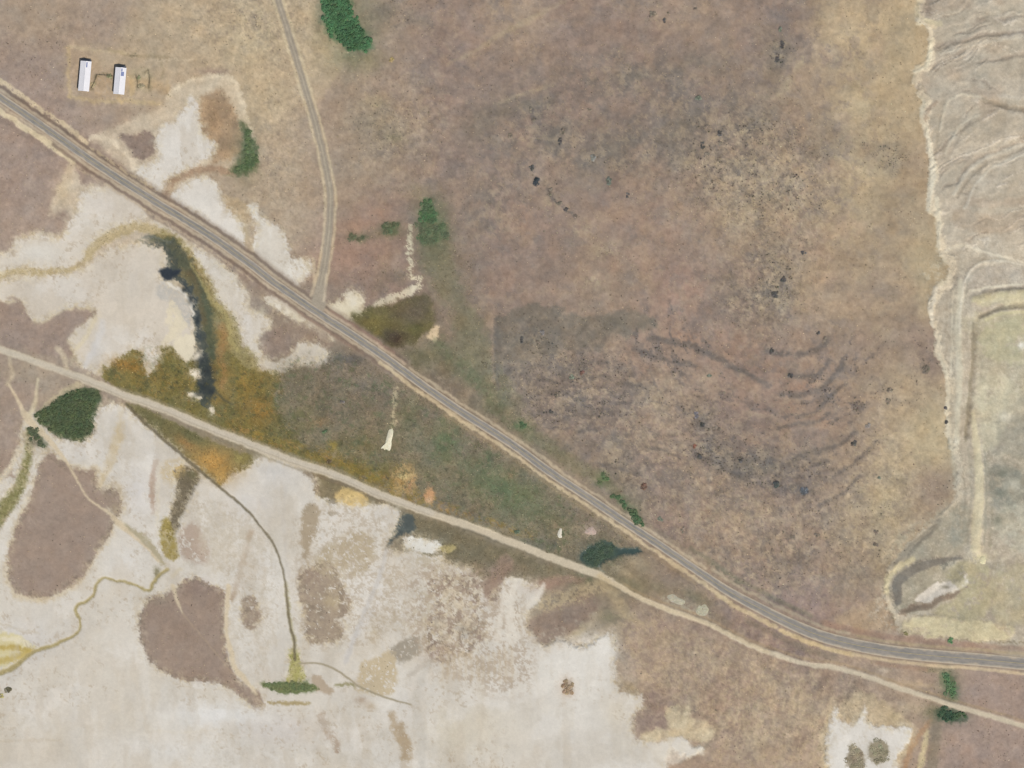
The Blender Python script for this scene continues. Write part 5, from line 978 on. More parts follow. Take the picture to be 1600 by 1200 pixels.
# the highway stands on a low bank
HWW = np.interp(hw[:, 0], [-200, 1090, 1250, 1330, 1450, 1800], [13, 13, 18, 19, 20, 20]).astype(np.float32)
zroad = np.array([float(BASE[int(fi(y, GY)), int(fi(x, GX))]) for x, y in hw]) + 0.9
for _ in range(30):
    zroad[1:-1] = (zroad[:-2] + zroad[1:-1] * 2 + zroad[2:]) / 4
dist = np.full((NH, NW), 1e9, np.float32); zr = np.zeros((NH, NW), np.float32)
for k in range(len(hw) - 1):
    (ax, ay), (bx, by) = hw[k], hw[k + 1]
    sl = window((min(ax, bx) - 45, min(ay, by) - 45), (max(ax, bx) + 45, max(ay, by) + 45))
    if PX[sl].size == 0: continue
    dx, dy = bx - ax, by - ay
    t = np.clip(((PX[sl] - ax) * dx + (PY[sl] - ay) * dy) / (dx * dx + dy * dy), 0, 1)
    d = np.sqrt((PX[sl] - ax - t * dx) ** 2 + (PY[sl] - ay - t * dy) ** 2) - 0.5 * (HWW[k] + (HWW[k + 1] - HWW[k]) * t)
    better = d < dist[sl]
    dist[sl] = np.where(better, d, dist[sl])
    zr[sl] = np.where(better, zroad[k] + (zroad[k + 1] - zroad[k]) * t, zr[sl])
wr = sstep(18, 3.5, dist)
Z = Z * (1 - wr) + (zr - 0.15) * wr
SHRUB *= (dist > 6); GRASS *= (dist > 6)
edgef = sstep(0, 200, np.minimum(np.minimum(PX - GX[0], GX[-1] - PX), np.minimum(PY - GY[0], GY[-1] - PY)))
Z = Z * edgef


def zat(px, py):
    fx, fy = fi(px, GX), fi(py, GY)
    j, i = int(min(max(fx, 0), NW - 2)), int(min(max(fy, 0), NH - 2))
    u, v = fx - j, fy - i
    return float((Z[i, j] * (1 - u) + Z[i, j + 1] * u) * (1 - v) + (Z[i + 1, j] * (1 - u) + Z[i + 1, j + 1] * u) * v)


C[:] = C * edgef[..., None] + np.array([164, 147, 126], np.float32) * (1 - edgef[..., None])
ALB = albedo(np.clip(C, 20, 245)).reshape(-1, 3)
RGBA = np.concatenate([ALB, np.ones((len(ALB), 1), np.float32)], 1).astype(np.float32)
XYZ = np.stack([(PX - 800) * S, (600 - PY) * S, Z], -1).reshape(-1, 3).astype(np.float32)
gzy, gzx = np.gradient(Z, GY * S, GX * S)
NRM = np.stack([-gzx, gzy, np.ones_like(Z)], -1)
NRM /= np.linalg.norm(NRM, axis=-1, keepdims=True)
NRM = NRM.reshape(-1, 3).astype(np.float32)


def mesh_from(name, co, quads, mat, colours=None, attr='land_colour', nrmls=None, smooth=True):
    me = bpy.data.meshes.new(name)
    n, k = quads.shape
    me.vertices.add(len(co)); me.vertices.foreach_set('co', co.astype(np.float32).ravel())
    me.loops.add(n * k); me.loops.foreach_set('vertex_index', quads.astype(np.int32).ravel())
    me.polygons.add(n); me.polygons.foreach_set('loop_start', np.arange(0, n * k, k, dtype=np.int32))
    me.polygons.foreach_set('use_smooth', np.full(n, smooth, bool))
    if colours is not None:
        ca = me.color_attributes.new(attr, 'FLOAT_COLOR', 'POINT')
        ca.data.foreach_set('color', colours.astype(np.float32).ravel())
    me.update(calc_edges=True)
    if nrmls is not None:
        me.normals_split_custom_set_from_vertices(nrmls.tolist())
    if mat: me.materials.append(mat)
    o = bpy.data.objects.new(name, me)
    COL.objects.link(o)
    return o


def clean_classes(c):
    """drop flecks: each vertex takes the class most common around it"""
    best = np.zeros(c.shape, np.float32); out = c.copy()
    for k in np.unique(c):
        m = (c == k).astype(np.float32)
        for _ in range(2):
            p = np.pad(m, 1, mode='edge')
            m = (p[:-2, 1:-1] + p[2:, 1:-1] + p[1:-1, :-2] + p[1:-1, 2:] + p[1:-1, 1:-1] * 1.2) / 5.2
        w = m > best
        out[w] = k; best[w] = m[w]
    return out


CLS = clean_classes(CLS)
idx = np.arange(NH * NW).reshape(NH, NW)
quads = np.stack([idx[:-1, :-1], idx[1:, :-1], idx[1:, 1:], idx[:-1, 1:]], -1).reshape(-1, 4)
fc = CLS[:-1, :-1].reshape(-1)
for k, (name, mat) in enumerate(CLASSES):
    q = quads[fc == k]
    if len(q) < 12:
        continue
    used, inv = np.unique(q, return_inverse=True)
    co, colr, nr = XYZ[used], RGBA[used], NRM[used]
    q = inv.reshape(-1, 4)
    if k == 0:                             # the ground runs on to the horizon
        x0, x1, y0, y1 = wx(GX[0]), wx(GX[-1]), wy(GY[-1]), wy(GY[0])
        far = 15000.0
        ext = np.array([(x0, y0, -.02), (x1, y0, -.02), (x1, y1, -.02), (x0, y1, -.02), (-far, -far, -.02), (far, -far, -.02), (far, far, -.02), (-far, far, -.02)], np.float32)
        b = len(co)
        q = np.vstack([q, np.array([[4, 5, 1, 0], [5, 6, 2, 1], [6, 7, 3, 2], [7, 4, 0, 3]]) + b])
        co = np.vstack([co, ext])
        soil = np.append(albedo((164, 147, 126)), 1.0)
        colr = np.vstack([colr, np.tile(soil, (8, 1))])
        nr = np.vstack([nr, np.tile([0, 0, 1.0], (8, 1))])
    o = mesh_from(name, co, q, M[mat], colr, nrmls=nr)
    tag(o, kind='structure')

# ------------------------------------------------------------------ highway: asphalt ribbon on its bank, painted lines
def ribbon(name, offs, zup, mat, kind=None, parent=None, sel=None):
    """offs: for each centre-line point the lateral offsets (photograph pixels) of the strip's vertices"""
    n, m = len(hw), offs.shape[1]
    rows = range(n) if sel is None else sel
    co, q, al, ed = [], [], [], []
    s = 0.0
    for a, i in enumerate(rows):
        if a: s += float(np.linalg.norm(hw[i] - hw[i - 1])) * S
        for j in range(m):
            p = hw[i] + nrm[i] * offs[i, j]
            half = 0.5 * HWW[i]
            co.append((wx(p[0]), wy(p[1]), zroad[i] + zup + 0.12 * (1 - (offs[i, j] / half) ** 2)))
            al.append((s, offs[i, j] * S)); ed.append((s, offs[i, j] / half))
    for a in range(len(rows) - 1):
        for j in range(m - 1):
            v = a * m + j
            q.append((v, v + m, v + m + 1, v + 1))
    o = mesh_from(name, np.array(co), np.array(q), mat)
    uv = o.data.uv_layers.new(name='road')
    li = np.array([l.vertex_index for l in o.data.loops])
    uv.data.foreach_set('uv', np.array(al, np.float32)[li].ravel())
    uv2 = o.data.uv_layers.new(name='edge')
    uv2.data.foreach_set('uv', np.array(ed, np.float32)[li].ravel())
    if kind: tag(o, kind=kind)
    if parent: o.parent = parent
    return o


m, nt, b = base_mat('asphalt', 0.85, 0.25)
uvn = node(nt, 'ShaderNodeUVMap', uv_map='road')
mp = node(nt, 'ShaderNodeMapping'); mp.inputs['Scale'].default_value = (0.02, 0.38, 1)
nt.links.new(uvn.outputs[0], mp.inputs[0])
nz = node(nt, 'ShaderNodeTexNoise'); nz.inputs['Scale'].default_value = 1.0; nz.inputs['Detail'].default_value = 4
nt.links.new(mp.outputs[0], nz.inputs['Vector'])
mp2 = node(nt, 'ShaderNodeMapping'); mp2.inputs['Scale'].default_value = (0.16, 0.3, 1)
nt.links.new(uvn.outputs[0], mp2.inputs[0])
nz2 = node(nt, 'ShaderNodeTexNoise'); nz2.inputs['Scale'].default_value = 1.0; nz2.inputs['Detail'].default_value = 5
nt.links.new(mp2.outputs[0], nz2.inputs['Vector'])
ad = node(nt, 'ShaderNodeMath', operation='ADD')
nt.links.new(nz.outputs['Fac'], ad.inputs[0]); nt.links.new(nz2.outputs['Fac'], ad.inputs[1])
cr = node(nt, 'ShaderNodeValToRGB')
cr.color_ramp.elements[0].position = 0.36; cr.color_ramp.elements[1].position = 0.66
a0, a1 = albedo((130, 127, 122)), albedo((158, 150, 141))
cr.color_ramp.elements[0].color = (*map(float, a0), 1); cr.color_ramp.elements[1].color = (*map(float, a1), 1)
dv = node(nt, 'ShaderNodeMath', operation='MULTIPLY'); dv.inputs[1].default_value = 0.5
nt.links.new(ad.outputs[0], dv.inputs[0]); nt.links.new(dv.outputs[0], cr.inputs[0])
uv2 = node(nt, 'ShaderNodeUVMap', uv_map='edge')
sx = node(nt, 'ShaderNodeSeparateXYZ'); nt.links.new(uv2.outputs[0], sx.inputs[0])
ab = node(nt, 'ShaderNodeMath', operation='ABSOLUTE'); nt.links.new(sx.outputs[1], ab.inputs[0])
nz3 = node(nt, 'ShaderNodeTexNoise'); nz3.inputs['Scale'].default_value = 0.12; nz3.inputs['Detail'].default_value = 5
tc3 = node(nt, 'ShaderNodeTexCoord'); nt.links.new(tc3.outputs['Object'], nz3.inputs['Vector'])
ma = node(nt, 'ShaderNodeMath', operation='MULTIPLY_ADD'); ma.inputs[1].default_value = 0.9; nt.links.new(nz3.outputs['Fac'], ma.inputs[0]); nt.links.new(ab.outputs[0], ma.inputs[2])
me_ = node(nt, 'ShaderNodeMapRange', interpolation_type='SMOOTHSTEP'); me_.inputs['From Min'].default_value = 0.98; me_.inputs['From Max'].default_value = 1.42
nt.links.new(ma.outputs[0], me_.inputs['Value'])
mx = node(nt, 'ShaderNodeMix', data_type='RGBA')
nt.links.new(me_.outputs[0], mx.inputs['Factor']); nt.links.new(cr.outputs[0], mx.inputs[6])
ag = albedo((184, 169, 147)); mx.inputs[7].default_value = (float(ag[0]), float(ag[1]), float(ag[2]), 1)
nt.links.new(mx.outputs[2], b.inputs['Base Color'])
M['asphalt'] = m
half = HWW * 0.5
offs = np.stack([-half, -half * 0.55, 0 * half, half * 0.55, half], 1)
hwy = ribbon('highway', offs, 0.0, M['asphalt'], kind='structure')
M['yellow_paint'] = plain('worn_yellow_paint', (176, 160, 112), 0.7, amt=0.2, scale=0.3)
M['white_paint'] = plain('worn_white_paint', (190, 186, 178), 0.7, amt=0.25, scale=0.3)
pw = 0.15 / S
ribbon('centre_line', np.stack([0 * half - pw - 0.15, 0 * half + pw - 0.15], 1), 0.006, M['yellow_paint'], parent=hwy)
ribbon('edge_line', np.stack([-half + 1.6, -half + 1.6 + pw], 1), 0.006, M['white_paint'], parent=hwy)
ribbon('edge_line', np.stack([half - 1.6 - pw, half - 1.6], 1), 0.006, M['white_paint'], parent=hwy)


# ------------------------------------------------------------------ vegetation
def srgb_var(col, n, dv=0.16, dh=8):
    c = np.array(col, np.float32)[None] * (1 + dv * RNG.randn(n, 1)) + dh * RNG.randn(n, 3) * np.array([1, .6, .8])
    return np.clip(c, 16, 235)


def leaf_cloud(centres, radii, heights, per, size, cols, zfloor):
    """leaf-sized quads spread through low domes. Returns co, quads, colours (per vertex)"""
    n = len(centres)
    t = n * per
    ci = np.repeat(np.arange(n), per)
    u = RNG.randn(t, 3); u /= np.linalg.norm(u, axis=1)[:, None]
    u[:, 2] = np.abs(u[:, 2])
    r = RNG.rand(t) ** 0.25
    p = u * r[:, None] * np.stack([radii[ci], radii[ci], heights[ci]], 1)
    p[:, :2] += centres[ci]; p[:, 2] += zfloor[ci]
    nrmv = u * 0.22 + RNG.randn(t, 3) * 0.18 + np.array([0, 0, 1.0])
    nrmv /= np.linalg.norm(nrmv, axis=1)[:, None]
    a = np.cross(nrmv, RNG.randn(t, 3)); a /= np.linalg.norm(a, axis=1)[:, None]
    bb = np.cross(nrmv, a)
    s = size * (0.6 + 0.8 * RNG.rand(t))[:, None]
    v = np.stack([p - a * s, p - bb * s * 0.55, p + a * s, p + bb * s * 0.55], 1).reshape(-1, 3)
    q = np.arange(t * 4).reshape(t, 4)
    c = albedo(np.clip(cols[ci] * 1.08 * (1 + 0.05 * RNG.randn(t, 1)), 16, 235))
    c = np.repeat(np.concatenate([c, np.ones((t, 1))], 1), 4, axis=0)
    return v, q, c


def inside(pts, poly):
    x, y = pts[:, 0], pts[:, 1]
    ins = np.zeros(len(pts), bool)
    for k in range(len(poly)):
        (ax, ay), (bx, by) = poly[k], poly[(k + 1) % len(poly)]
        if ay != by:
            ins ^= ((ay > y) != (by > y)) & (x < (y - ay) * (bx - ax) / (by - ay) + ax)
    return ins


def stems_of(co_list, q_list, c_list, centres, z0, h, col):
    base = sum(len(a) for a in co_list)
    for (x, y), z, hh in zip(centres, z0, h):
        lean = RNG.randn(2) * 0.25
        top = np.array([x + lean[0], y + lean[1], z + hh * 0.8])
        bot = np.array([x, y, z - 0.2])
        ring = []
        for p, rr in ((bot, 0.09), (top, 0.03)):
            for k in range(4):
                a = k * math.pi / 2
                ring.append(p + np.array([math.cos(a) * rr, math.sin(a) * rr, 0]))
        co_list.append(np.array(ring))
        q_list.append(np.array([[k, (k + 1) % 4, 4 + (k + 1) % 4, 4 + k] for k in range(4)]) + base)
        c_list.append(np.tile(np.append(albedo(col), 1), (8, 1)))
        base += 8


def grow_thicket(name, poly, col, col2, label, cat, h=2.2, step=3.2, per=46, size=0.55, jag=2.0, mat='leaf'):
    p = smooth_closed(poly)
    lo, hi = p.min(0), p.max(0)
    gx, gy = np.meshgrid(np.arange(lo[0], hi[0], step), np.arange(lo[1], hi[1], step))
    g = np.stack([gx.ravel(), gy.ravel()], 1).astype(np.float32)
    g += RNG.uniform(-step * .6, step * .6, g.shape)
    w = np.stack([fbm(g[:, 0], g[:, 1], 9, 2, 700), fbm(g[:, 0], g[:, 1], 9, 2, 701)], 1) * jag
    ins = inside(g + w, p)
    core = inside(g + 5.5 * (g - p.mean(0)) / (np.linalg.norm(g - p.mean(0), axis=1)[:, None] + 1e-6), p)
    g = g[ins & (core | (RNG.rand(len(g)) < 0.45)) & (RNG.rand(len(g)) < 0.9)]
    n = len(g)
    cen = np.stack([wx(g[:, 0]), wy(g[:, 1])], 1)
    z = np.array([zat(*q) for q in g])
    big = fbm(g[:, 0], g[:, 1], 14, 3, 705)
    hh = 0.6 * h * (0.85 + 0.15 * RNG.rand(n) + 0.15 * big)
    t = sstep(-0.6, 0.6, big + 0.3 * RNG.randn(n))[:, None]
    cc = srgb_var(col, n, 0.05, 3) * (1 - t) + srgb_var(col2, n, 0.05, 3) * t
    cc = 0.76 * cc + 0.24 * np.array([114, 114, 92])
    v, q, c = leaf_cloud(cen, step * S * (0.75 + 0.4 * RNG.rand(n)), hh, per, size, cc, z)
    cl, ql, kl = [v], [q], [c]
    stems_of(cl, ql, kl, cen[::3], z[::3], hh[::3], (96, 84, 66))
    root = bpy.data.objects.new(name, None)
    root.location = (float(cen[:, 0].mean()), float(cen[:, 1].mean()), float(z.min()))
    COL.objects.link(root)
    tag(root, label, cat)
    off = np.array(root.location)
    f = mesh_from('foliage', v - off, q, M[mat], c, attr='leaf_colour', smooth=False)
    f.parent = root
    nb = len(v)
    st = mesh_from('stems', np.vstack(cl[1:]) - off, np.vstack(ql[1:]) - nb, M['twig'], np.vstack(kl[1:]), attr='leaf_colour', smooth=False)
    st.parent = root; st['kind'] = 'stuff'
    return root


for a_, k_ in VEG:
    grow_thicket(*a_, **k_)


def shrub(px, py, rx, ry, col, label, name='shrub', rot=0.0, h=None):
    """one bush: leaf-sized faces through an oval dome on short stems"""
    n = max(5, int(rx * ry * 0.5))
    a = RNG.rand(n) * 2 * math.pi
    r = np.sqrt(RNG.rand(n)) * 0.8
    c, s = math.cos(math.radians(rot)), math.sin(math.radians(rot))
    u, v = r * np.cos(a) * rx, r * np.sin(a) * ry
    ox, oy = px + u * c - v * s, py + u * s + v * c
    cen = np.stack([wx(ox), wy(oy)], 1)
    z = np.array([zat(x, y) for x, y in zip(ox, oy)])
    h = h or 0.6 + 0.22 * min(rx, ry)
    v, q, cc = leaf_cloud(cen, np.full(n, 0.42 * min(rx, ry) * S + 0.35), 0.7 * np.full(n, h) * (0.7 + 0.5 * RNG.rand(n)), 40, 0.36, srgb_var(np.array(col) * 1.25 + 14, n, 0.10, 2), z - 0.1)
    off = np.array([wx(px), wy(py), zat(px, py)])
    cl, ql, kl = [v], [q], [cc]
    stems_of(cl, ql, kl, cen[:3], z[:3], np.full(3, h), (84, 72, 60))
    o = mesh_from(name, np.vstack(cl) - off, np.vstack(ql), M['twig'], np.vstack(kl), attr='leaf_colour', smooth=False)
    o.location = off
    tag(o, label, 'shrub', 'larger shrubs picked out on the land')
    return o


DK, MD, GG = (66, 64, 62), (94, 86, 76), (92, 96, 84)
for a in (
    (838, 285, 5, 7, (46, 52, 56), 'biggest near-black round shrub on the mid hillside'),
    (831, 263, 4, 6, DK, 'dark crescent shrub just above the near-black round shrub'),
    (860, 300, 3.5, 7, MD, 'upright brown shrub heading the short row right of the near-black shrub'),
    (874, 319, 5, 3.5, MD, 'middle shrub of the short row stepping down from the near-black shrub'),
    (884, 328, 4, 3, DK, 'small dark shrub ending the short row below the near-black shrub'),
    (899, 339, 3, 4, MD, 'faint shrub past the end of the short row on mid hillside'),
    (951, 283, 4, 8, (84, 88, 80), 'grey green upright shrub standing alone right of the near-black shrub'),
    (980, 306, 3, 4, DK, 'small dark dot shrub below right of the grey green upright shrub'),
    (926, 248, 4, 6, (104, 104, 98), 'pale grey shrub above left of the grey green upright shrub'),
    (880, 207, 3, 6, MD, 'top of the slanting dark shrub strip on the upper hillside'),
    (875, 222, 3, 7, DK, 'lower end of the slanting dark shrub strip on the upper hillside'),
    (829, 173, 2.2, 6, MD, 'thin upright shrub above left of the slanting shrub strip'),
    (834, 188, 4, 3, MD, 'small wide shrub at foot of the thin upright shrub'),
    (797, 213, 4, 4, MD, 'lone round brown shrub left of the slanting shrub strip'),
    (921, 173, 3, 3, MD, 'lone small brown shrub on the bare upper slope'),
    (1097, 229, 3, 7, DK, 'black upright shrub at the top of the speckled slope'),
    (1104, 243, 4, 4, MD, 'round dark shrub just below the black upright shrub'),
    (1123, 209, 4, 5, DK, 'dark shrub above right of the black upright shrub'),
    (1124, 226, 3.5, 4, MD, 'brown shrub right of the black upright shrub'),
    (1102, 199, 3, 4, MD, 'brown shrub above the black upright shrub'),
    (1165, 228, 3.5, 5, MD, 'brown shrub touching a pale bare patch on the speckled slope'),
    (1090, 155, 5, 4, GG, 'pair-like olive shrub on the grey slope above the speckled slope'),
    (1221, 72, 3.5, 7, DK, 'black slanting shrub heading the dark cluster near the top right'),
    (1214, 95, 4.5, 5, DK, 'black round shrub at the foot of the dark cluster near the top right'),
    (1219, 47, 2.5, 6, GG, 'thin grey shrub above the dark cluster near the top right'),
    (1020, 22, 6, 4, MD, 'wide brown shrub near the top edge of the middle slope'),
    (1038, 33, 3, 4, DK, 'small dark shrub just below the wide brown one near the top edge'),
    (1085, 14, 3, 3, MD, 'small brown shrub close to the top edge on middle slope'),
    (1213, 757, 5, 6, (56, 60, 58), 'blackest shrub at left end of the dark pair on the lower slope'),
    (1256, 767, 6, 6, (74, 78, 82), 'blue grey shrub at right end of the dark pair on the lower slope'),
    (1333, 692, 5, 4.5, DK, 'dark shrub on the rim right of the curved ledges'),
    (1355, 665, 5, 4, (104, 98, 92), 'grey shrub up the rim from the dark one right of the ledges'),
    (1390, 610, 6, 3.5, MD, 'wide brown shrub on the far right rim above the pale slope'),
    (1387, 627, 4, 5, MD, 'brown shrub under the wide one on the far right rim'),
    (1374, 747, 3, 3, GG, 'single small olive shrub on the pale slope facing the quarry'),
    (1369, 831, 3.5, 4, MD, 'upper of two small brown shrubs below the pale slope'),
    (1369, 851, 4, 4, MD, 'lower of two small brown shrubs below the pale slope'),
    (1276, 835, 5, 3.5, MD, 'right shrub of the brown row low on the hill'),
    (1238, 840, 5, 4, MD, 'left shrub of the brown row low on the hill'),
    (1006, 760, 5, 5, (92, 72, 62), 'isolated reddish brown shrub above the highway bend'),
    (1032, 811, 4, 4, GG, 'olive shrub halfway between reddish brown shrub and highway'),
    (1067, 828, 3, 5, MD, 'brown shrub uphill of the highway right of the olive one'),
    (816, 531, 3.5, 6, DK, 'dark upright shrub on the brush-dark western slope'),
    (848, 519, 4, 4.5, (100, 96, 92), 'grey shrub up right of the dark upright one on western slope'),
    (840, 536, 3.5, 3.5, MD, 'brown dot shrub right of the dark upright one on western slope'),
    (846, 545, 3.5, 3, MD, 'lowest brown dot shrub right of the dark upright one'),
    (893, 588, 4, 4, GG, 'olive shrub in the streaky slope middle'),
    (910, 583, 5, 3.5, (96, 74, 66), 'reddish brown shrub in the streaky slope middle'),
    (862, 643, 5, 3, DK, 'dark flat shrub low in the streaky slope'),
    (870, 619, 5, 3, MD, 'brown flat shrub above the low dark one in streaky slope'),
    (1288, 531, 3.5, 4.5, MD, 'brown shrub at the tip of the topmost curved ledge'),
    (1278, 520, 3, 3, DK, 'small dark shrub above the tip of the topmost curved ledge'),
    (1204, 549, 4, 5, DK, 'dark shrub at left end of the topmost curved ledge'),
    (1234, 587, 4, 4, DK, 'dark shrub at left end of the second curved ledge'),
    (1108, 587, 4, 3.5, GG, 'olive shrub under the long straight dark band'),
    (1129, 615, 4, 3, MD, 'brown shrub further down below the long straight dark band'),
    (1087, 648, 4, 5, (92, 90, 94), 'grey shrub in the knot left of the curved ledges'),
    (1097, 663, 4, 4, DK, 'dark shrub in the knot left of the curved ledges'),
    (1120, 670, 8, 4, MD, 'wide brown shrub right of the knot left of the ledges'),
    (1085, 697, 3, 5, (100, 70, 58), 'rusty shrub below the knot left of the ledges'),
    (1093, 713, 4, 4, DK, 'dark shrub at left end of the lower dark band'),
    (1158, 720, 4, 3.5, DK, 'dark shrub on the middle of the lower dark band'),
    (1223, 437, 5, 4, DK, 'dark shrub in the upper right brush patch'),
    (1210, 460, 5, 6, DK, 'dark shrub at the foot of the upper right brush patch'),
    (1254, 395, 5, 3, DK, 'dark flat shrub at head of the upper right brush patch'),
    (1477, 638, 2.5, 3, DK, 'upper dark shrub against the pale quarry edge'),
    (1479, 659, 3.5, 3, DK, 'lower dark shrub against the pale quarry edge'),
    (1446, 577, 6, 8, MD, 'dark brown brush beside the pale quarry edge'),
    (1485, 1001, 5, 5, (70, 96, 66), 'small green bush between quarry apron and highway'),
    (1416, 990, 4, 3, (92, 86, 60), 'small olive bush at the corner of the quarry apron'),
    (612, 94, 3.5, 4, (128, 112, 78), 'olive yellow bush right below the large oval thicket'),
    (12, 1078, 6, 4.5, (84, 80, 62), 'dark bush alone on the salt flat at the left edge'),
    (2, 1087, 5, 3, (112, 104, 70), 'olive bush at the very left edge below the dark one'),
    (217, 120, 3, 5, (112, 112, 84), 'olive bush inside the pen right of the second barn'),
    (221, 135, 5, 4, (120, 112, 90), 'brown bush low in the pen right of the second barn'),
    (146, 132, 4, 4, (118, 108, 84), 'brown bush between the two barns near the first'),
    (171, 120, 3.5, 5, (108, 108, 82), 'olive bush against the west wall of the second barn'),
    (880, 834, 3, 4, (78, 80, 60), 'dark bush beside the small pale pile in the lower marsh'),
    (808, 831, 4, 4, (74, 82, 66), 'dark green bush near the dirt road in the lower marsh'),
    (514, 722, 4, 3.5, (72, 62, 46), 'dark brown bush on the golden marsh by the dirt road'),
    (507, 674, 4, 3.5, (70, 84, 60), 'dark green bush in the middle of the marsh'),
    (535, 628, 3.5, 3.5, (84, 80, 76), 'grey bush in the upper marsh below the highway'),
):
    shrub(*a)

# ---- low brush over the dry ground (uncountable: one object)
t = (1 + 5 ** 0.5) / 2
ICO = np.array([(-1, t, 0), (1, t, 0), (-1, -t, 0), (1, -t, 0), (0, -1, t), (0, 1, t), (0, -1, -t), (0, 1, -t), (t, 0, -1), (t, 0, 1), (-t, 0, -1), (-t, 0, 1)], np.float32) / 1.902
ICOF = np.array([(0, 11, 5), (0, 5, 1), (0, 1, 7), (0, 7, 10), (0, 10, 11), (1, 5, 9), (5, 11, 4), (11, 10, 2), (10, 7, 6), (7, 1, 8), (3, 9, 4), (3, 4, 2), (3, 2, 6), (3, 6, 8), (3, 8, 9), (4, 9, 5), (2, 4, 11), (6, 2, 10), (8, 6, 7), (9, 8, 1)])


def sample(dens, n):
    """n random points with probability following a density on the grid"""
    j = RNG.randint(int(fi(-10, GX)), int(fi(1610, GX)), n); i = RNG.randint(int(fi(-10, GY)), int(fi(1210, GY)), n)
    k = RNG.rand(n) < dens[i, j]
    i, j = i[k], j[k]
    return GX[j] + RNG.rand(len(j)) * STEP, GY[i] + RNG.rand(len(i)) * STEP, i, j


clump = sstep(-0.25, 0.65, fbm(PX, PY, 30, 4, 231, 0.65)) * 0.7 + 0.15
spk = sum(blob_full for blob_full in [0.55 * np.exp(-(((PX - x) / rx) ** 2 + ((PY - y) / ry) ** 2)) for x, y, rx, ry in ((1140, 270, 80, 60), (1230, 300, 60, 90), (1210, 430, 40, 60), (1100, 690, 60, 40), (880, 600, 90, 70), (1250, 800, 110, 60), (1150, 330, 60, 30), (620, 180, 60, 50), (400, 30, 40, 30), (1390, 240, 40, 40))])
DARK = np.clip(KNOT + STREAK, 0, 1) * (SHRUB > 0.05)
dens = np.clip(SHRUB * (np.clip(clump - 0.3, 0, 1) * 0.8 + spk) * 0.5 + 0.75 * DARK, 0, 1)
bx, by, bi, bj = sample(dens, 170000)
keep = 55000
bx, by, bi, bj = bx[:keep], by[:keep], bi[:keep], bj[:keep]
n = len(bx)
loc = C[bi, bj]
rad = (0.28 + 0.42 * RNG.rand(n) ** 2 + 0.2 * np.clip(SHRUB[bi, bj] - 1, 0, 1) + 0.55 * DARK[bi, bj] * RNG.rand(n) ** 2).astype(np.float32)
k5 = np.arange(5) * 2 * math.pi / 5
DOME = np.concatenate([np.stack([np.cos(k5), np.sin(k5), 0 * k5 - 0.3], 1), np.stack([0.75 * np.cos(k5 + .6), 0.75 * np.sin(k5 + .6), 0 * k5 + 0.5], 1), [[0, 0, 0.8]]]).astype(np.float32)
DOMEF = np.array([t for k in range(5) for t in ((k, (k + 1) % 5, 5 + k), ((k + 1) % 5, 5 + (k + 1) % 5, 5 + k), (5 + k, 5 + (k + 1) % 5, 10))])
v = DOME[None] * (1 + 0.22 * RNG.randn(n, 11, 1)) * rad[:, None, None]
th5 = RNG.rand(n) * 6.28
v[..., 0], v[..., 1] = v[..., 0] * np.cos(th5)[:, None] - v[..., 1] * np.sin(th5)[:, None], v[..., 0] * np.sin(th5)[:, None] + v[..., 1] * np.cos(th5)[:, None]
v[..., 0] += wx(bx)[:, None]; v[..., 1] += wy(by)[:, None]; v[..., 2] += Z[bi, bj][:, None]
tri = (DOMEF[None] + 11 * np.arange(n)[:, None, None]).reshape(-1, 3)
mix = (0.3 + 0.3 * RNG.rand(n, 1) + 0.25 * DARK[bi, bj][:, None])
cc = loc * (1 - mix) + srgb_var((104, 98, 86), n, 0.16, 6) * mix
cc = np.repeat(np.concatenate([albedo(np.clip(cc, 20, 220)), np.ones((n, 1))], 1), 11, axis=0)
o = mesh_from('sagebrush', v.reshape(-1, 3), tri, M['twig'], cc, attr='leaf_colour', smooth=True)
tag(o, 'low grey brown brush scattered over the dry hillside and meadows', 'brush', kind='stuff')

# ---- dry bunch grass: pale tufts
tuft_d = np.clip((1 - SMOOTH) * (SHRUB > 0.08) * (0.12 + 0.5 * sstep(0.0, 0.6, fbm(PX, PY, 26, 4, 232, 0.65)) + 0.5 * spk), 0, 1)


def tufts(name, dens, n, rad, mixcol, mix, label, cat, blades=5, lift=1.0):
    x, y, i, j = sample(dens, n)
    n = len(x)
    a = RNG.rand(n, blades) * 2 * math.pi
    rr = rad * (0.6 + 0.8 * RNG.rand(n, blades))
    cx, cy, cz = wx(x)[:, None], wy(y)[:, None], Z[i, j][:, None]
    da = 0.55
    p0 = np.stack([cx + 0 * a, cy + 0 * a, cz + 0 * a - 0.05], -1)
    p1 = np.stack([cx + rr * np.cos(a - da), cy + rr * np.sin(a - da), cz + 0.45 * rr * lift + 0 * a], -1)
    p2 = np.stack([cx + rr * np.cos(a + da), cy + rr * np.sin(a + da), cz + 0.6 * rr * lift + 0 * a], -1)
    v = np.stack([p0, p1, p2], 2).reshape(-1, 3)
    f = np.arange(len(v)).reshape(-1, 3)
    c = C[i, j] * (1 - mix) + srgb_var(mixcol, n, 0.1, 5) * mix
    c = c * (1 + 0.10 * RNG.randn(n, 1))
    c = np.repeat(np.concatenate([albedo(np.clip(c, 20, 235)), np.ones((n, 1))], 1), 3 * blades, axis=0)
    o = mesh_from(name, v, f, M['twig'], c, attr='leaf_colour', smooth=False)
    tag(o, label, cat, kind='stuff')


tufts('bunch_grass', tuft_d, 70000, 0.55, (196, 180, 146), 0.45, 'pale dry bunch grass dotted over the brown ground', 'grass', blades=4)
tufts('marsh_grass', np.clip(GRASS, 0, 1), 60000 * 3, 0.6, (142, 132, 98), 0.3, 'olive marsh grass covering the wet ground between the roads', 'grass', blades=4, lift=0.5)


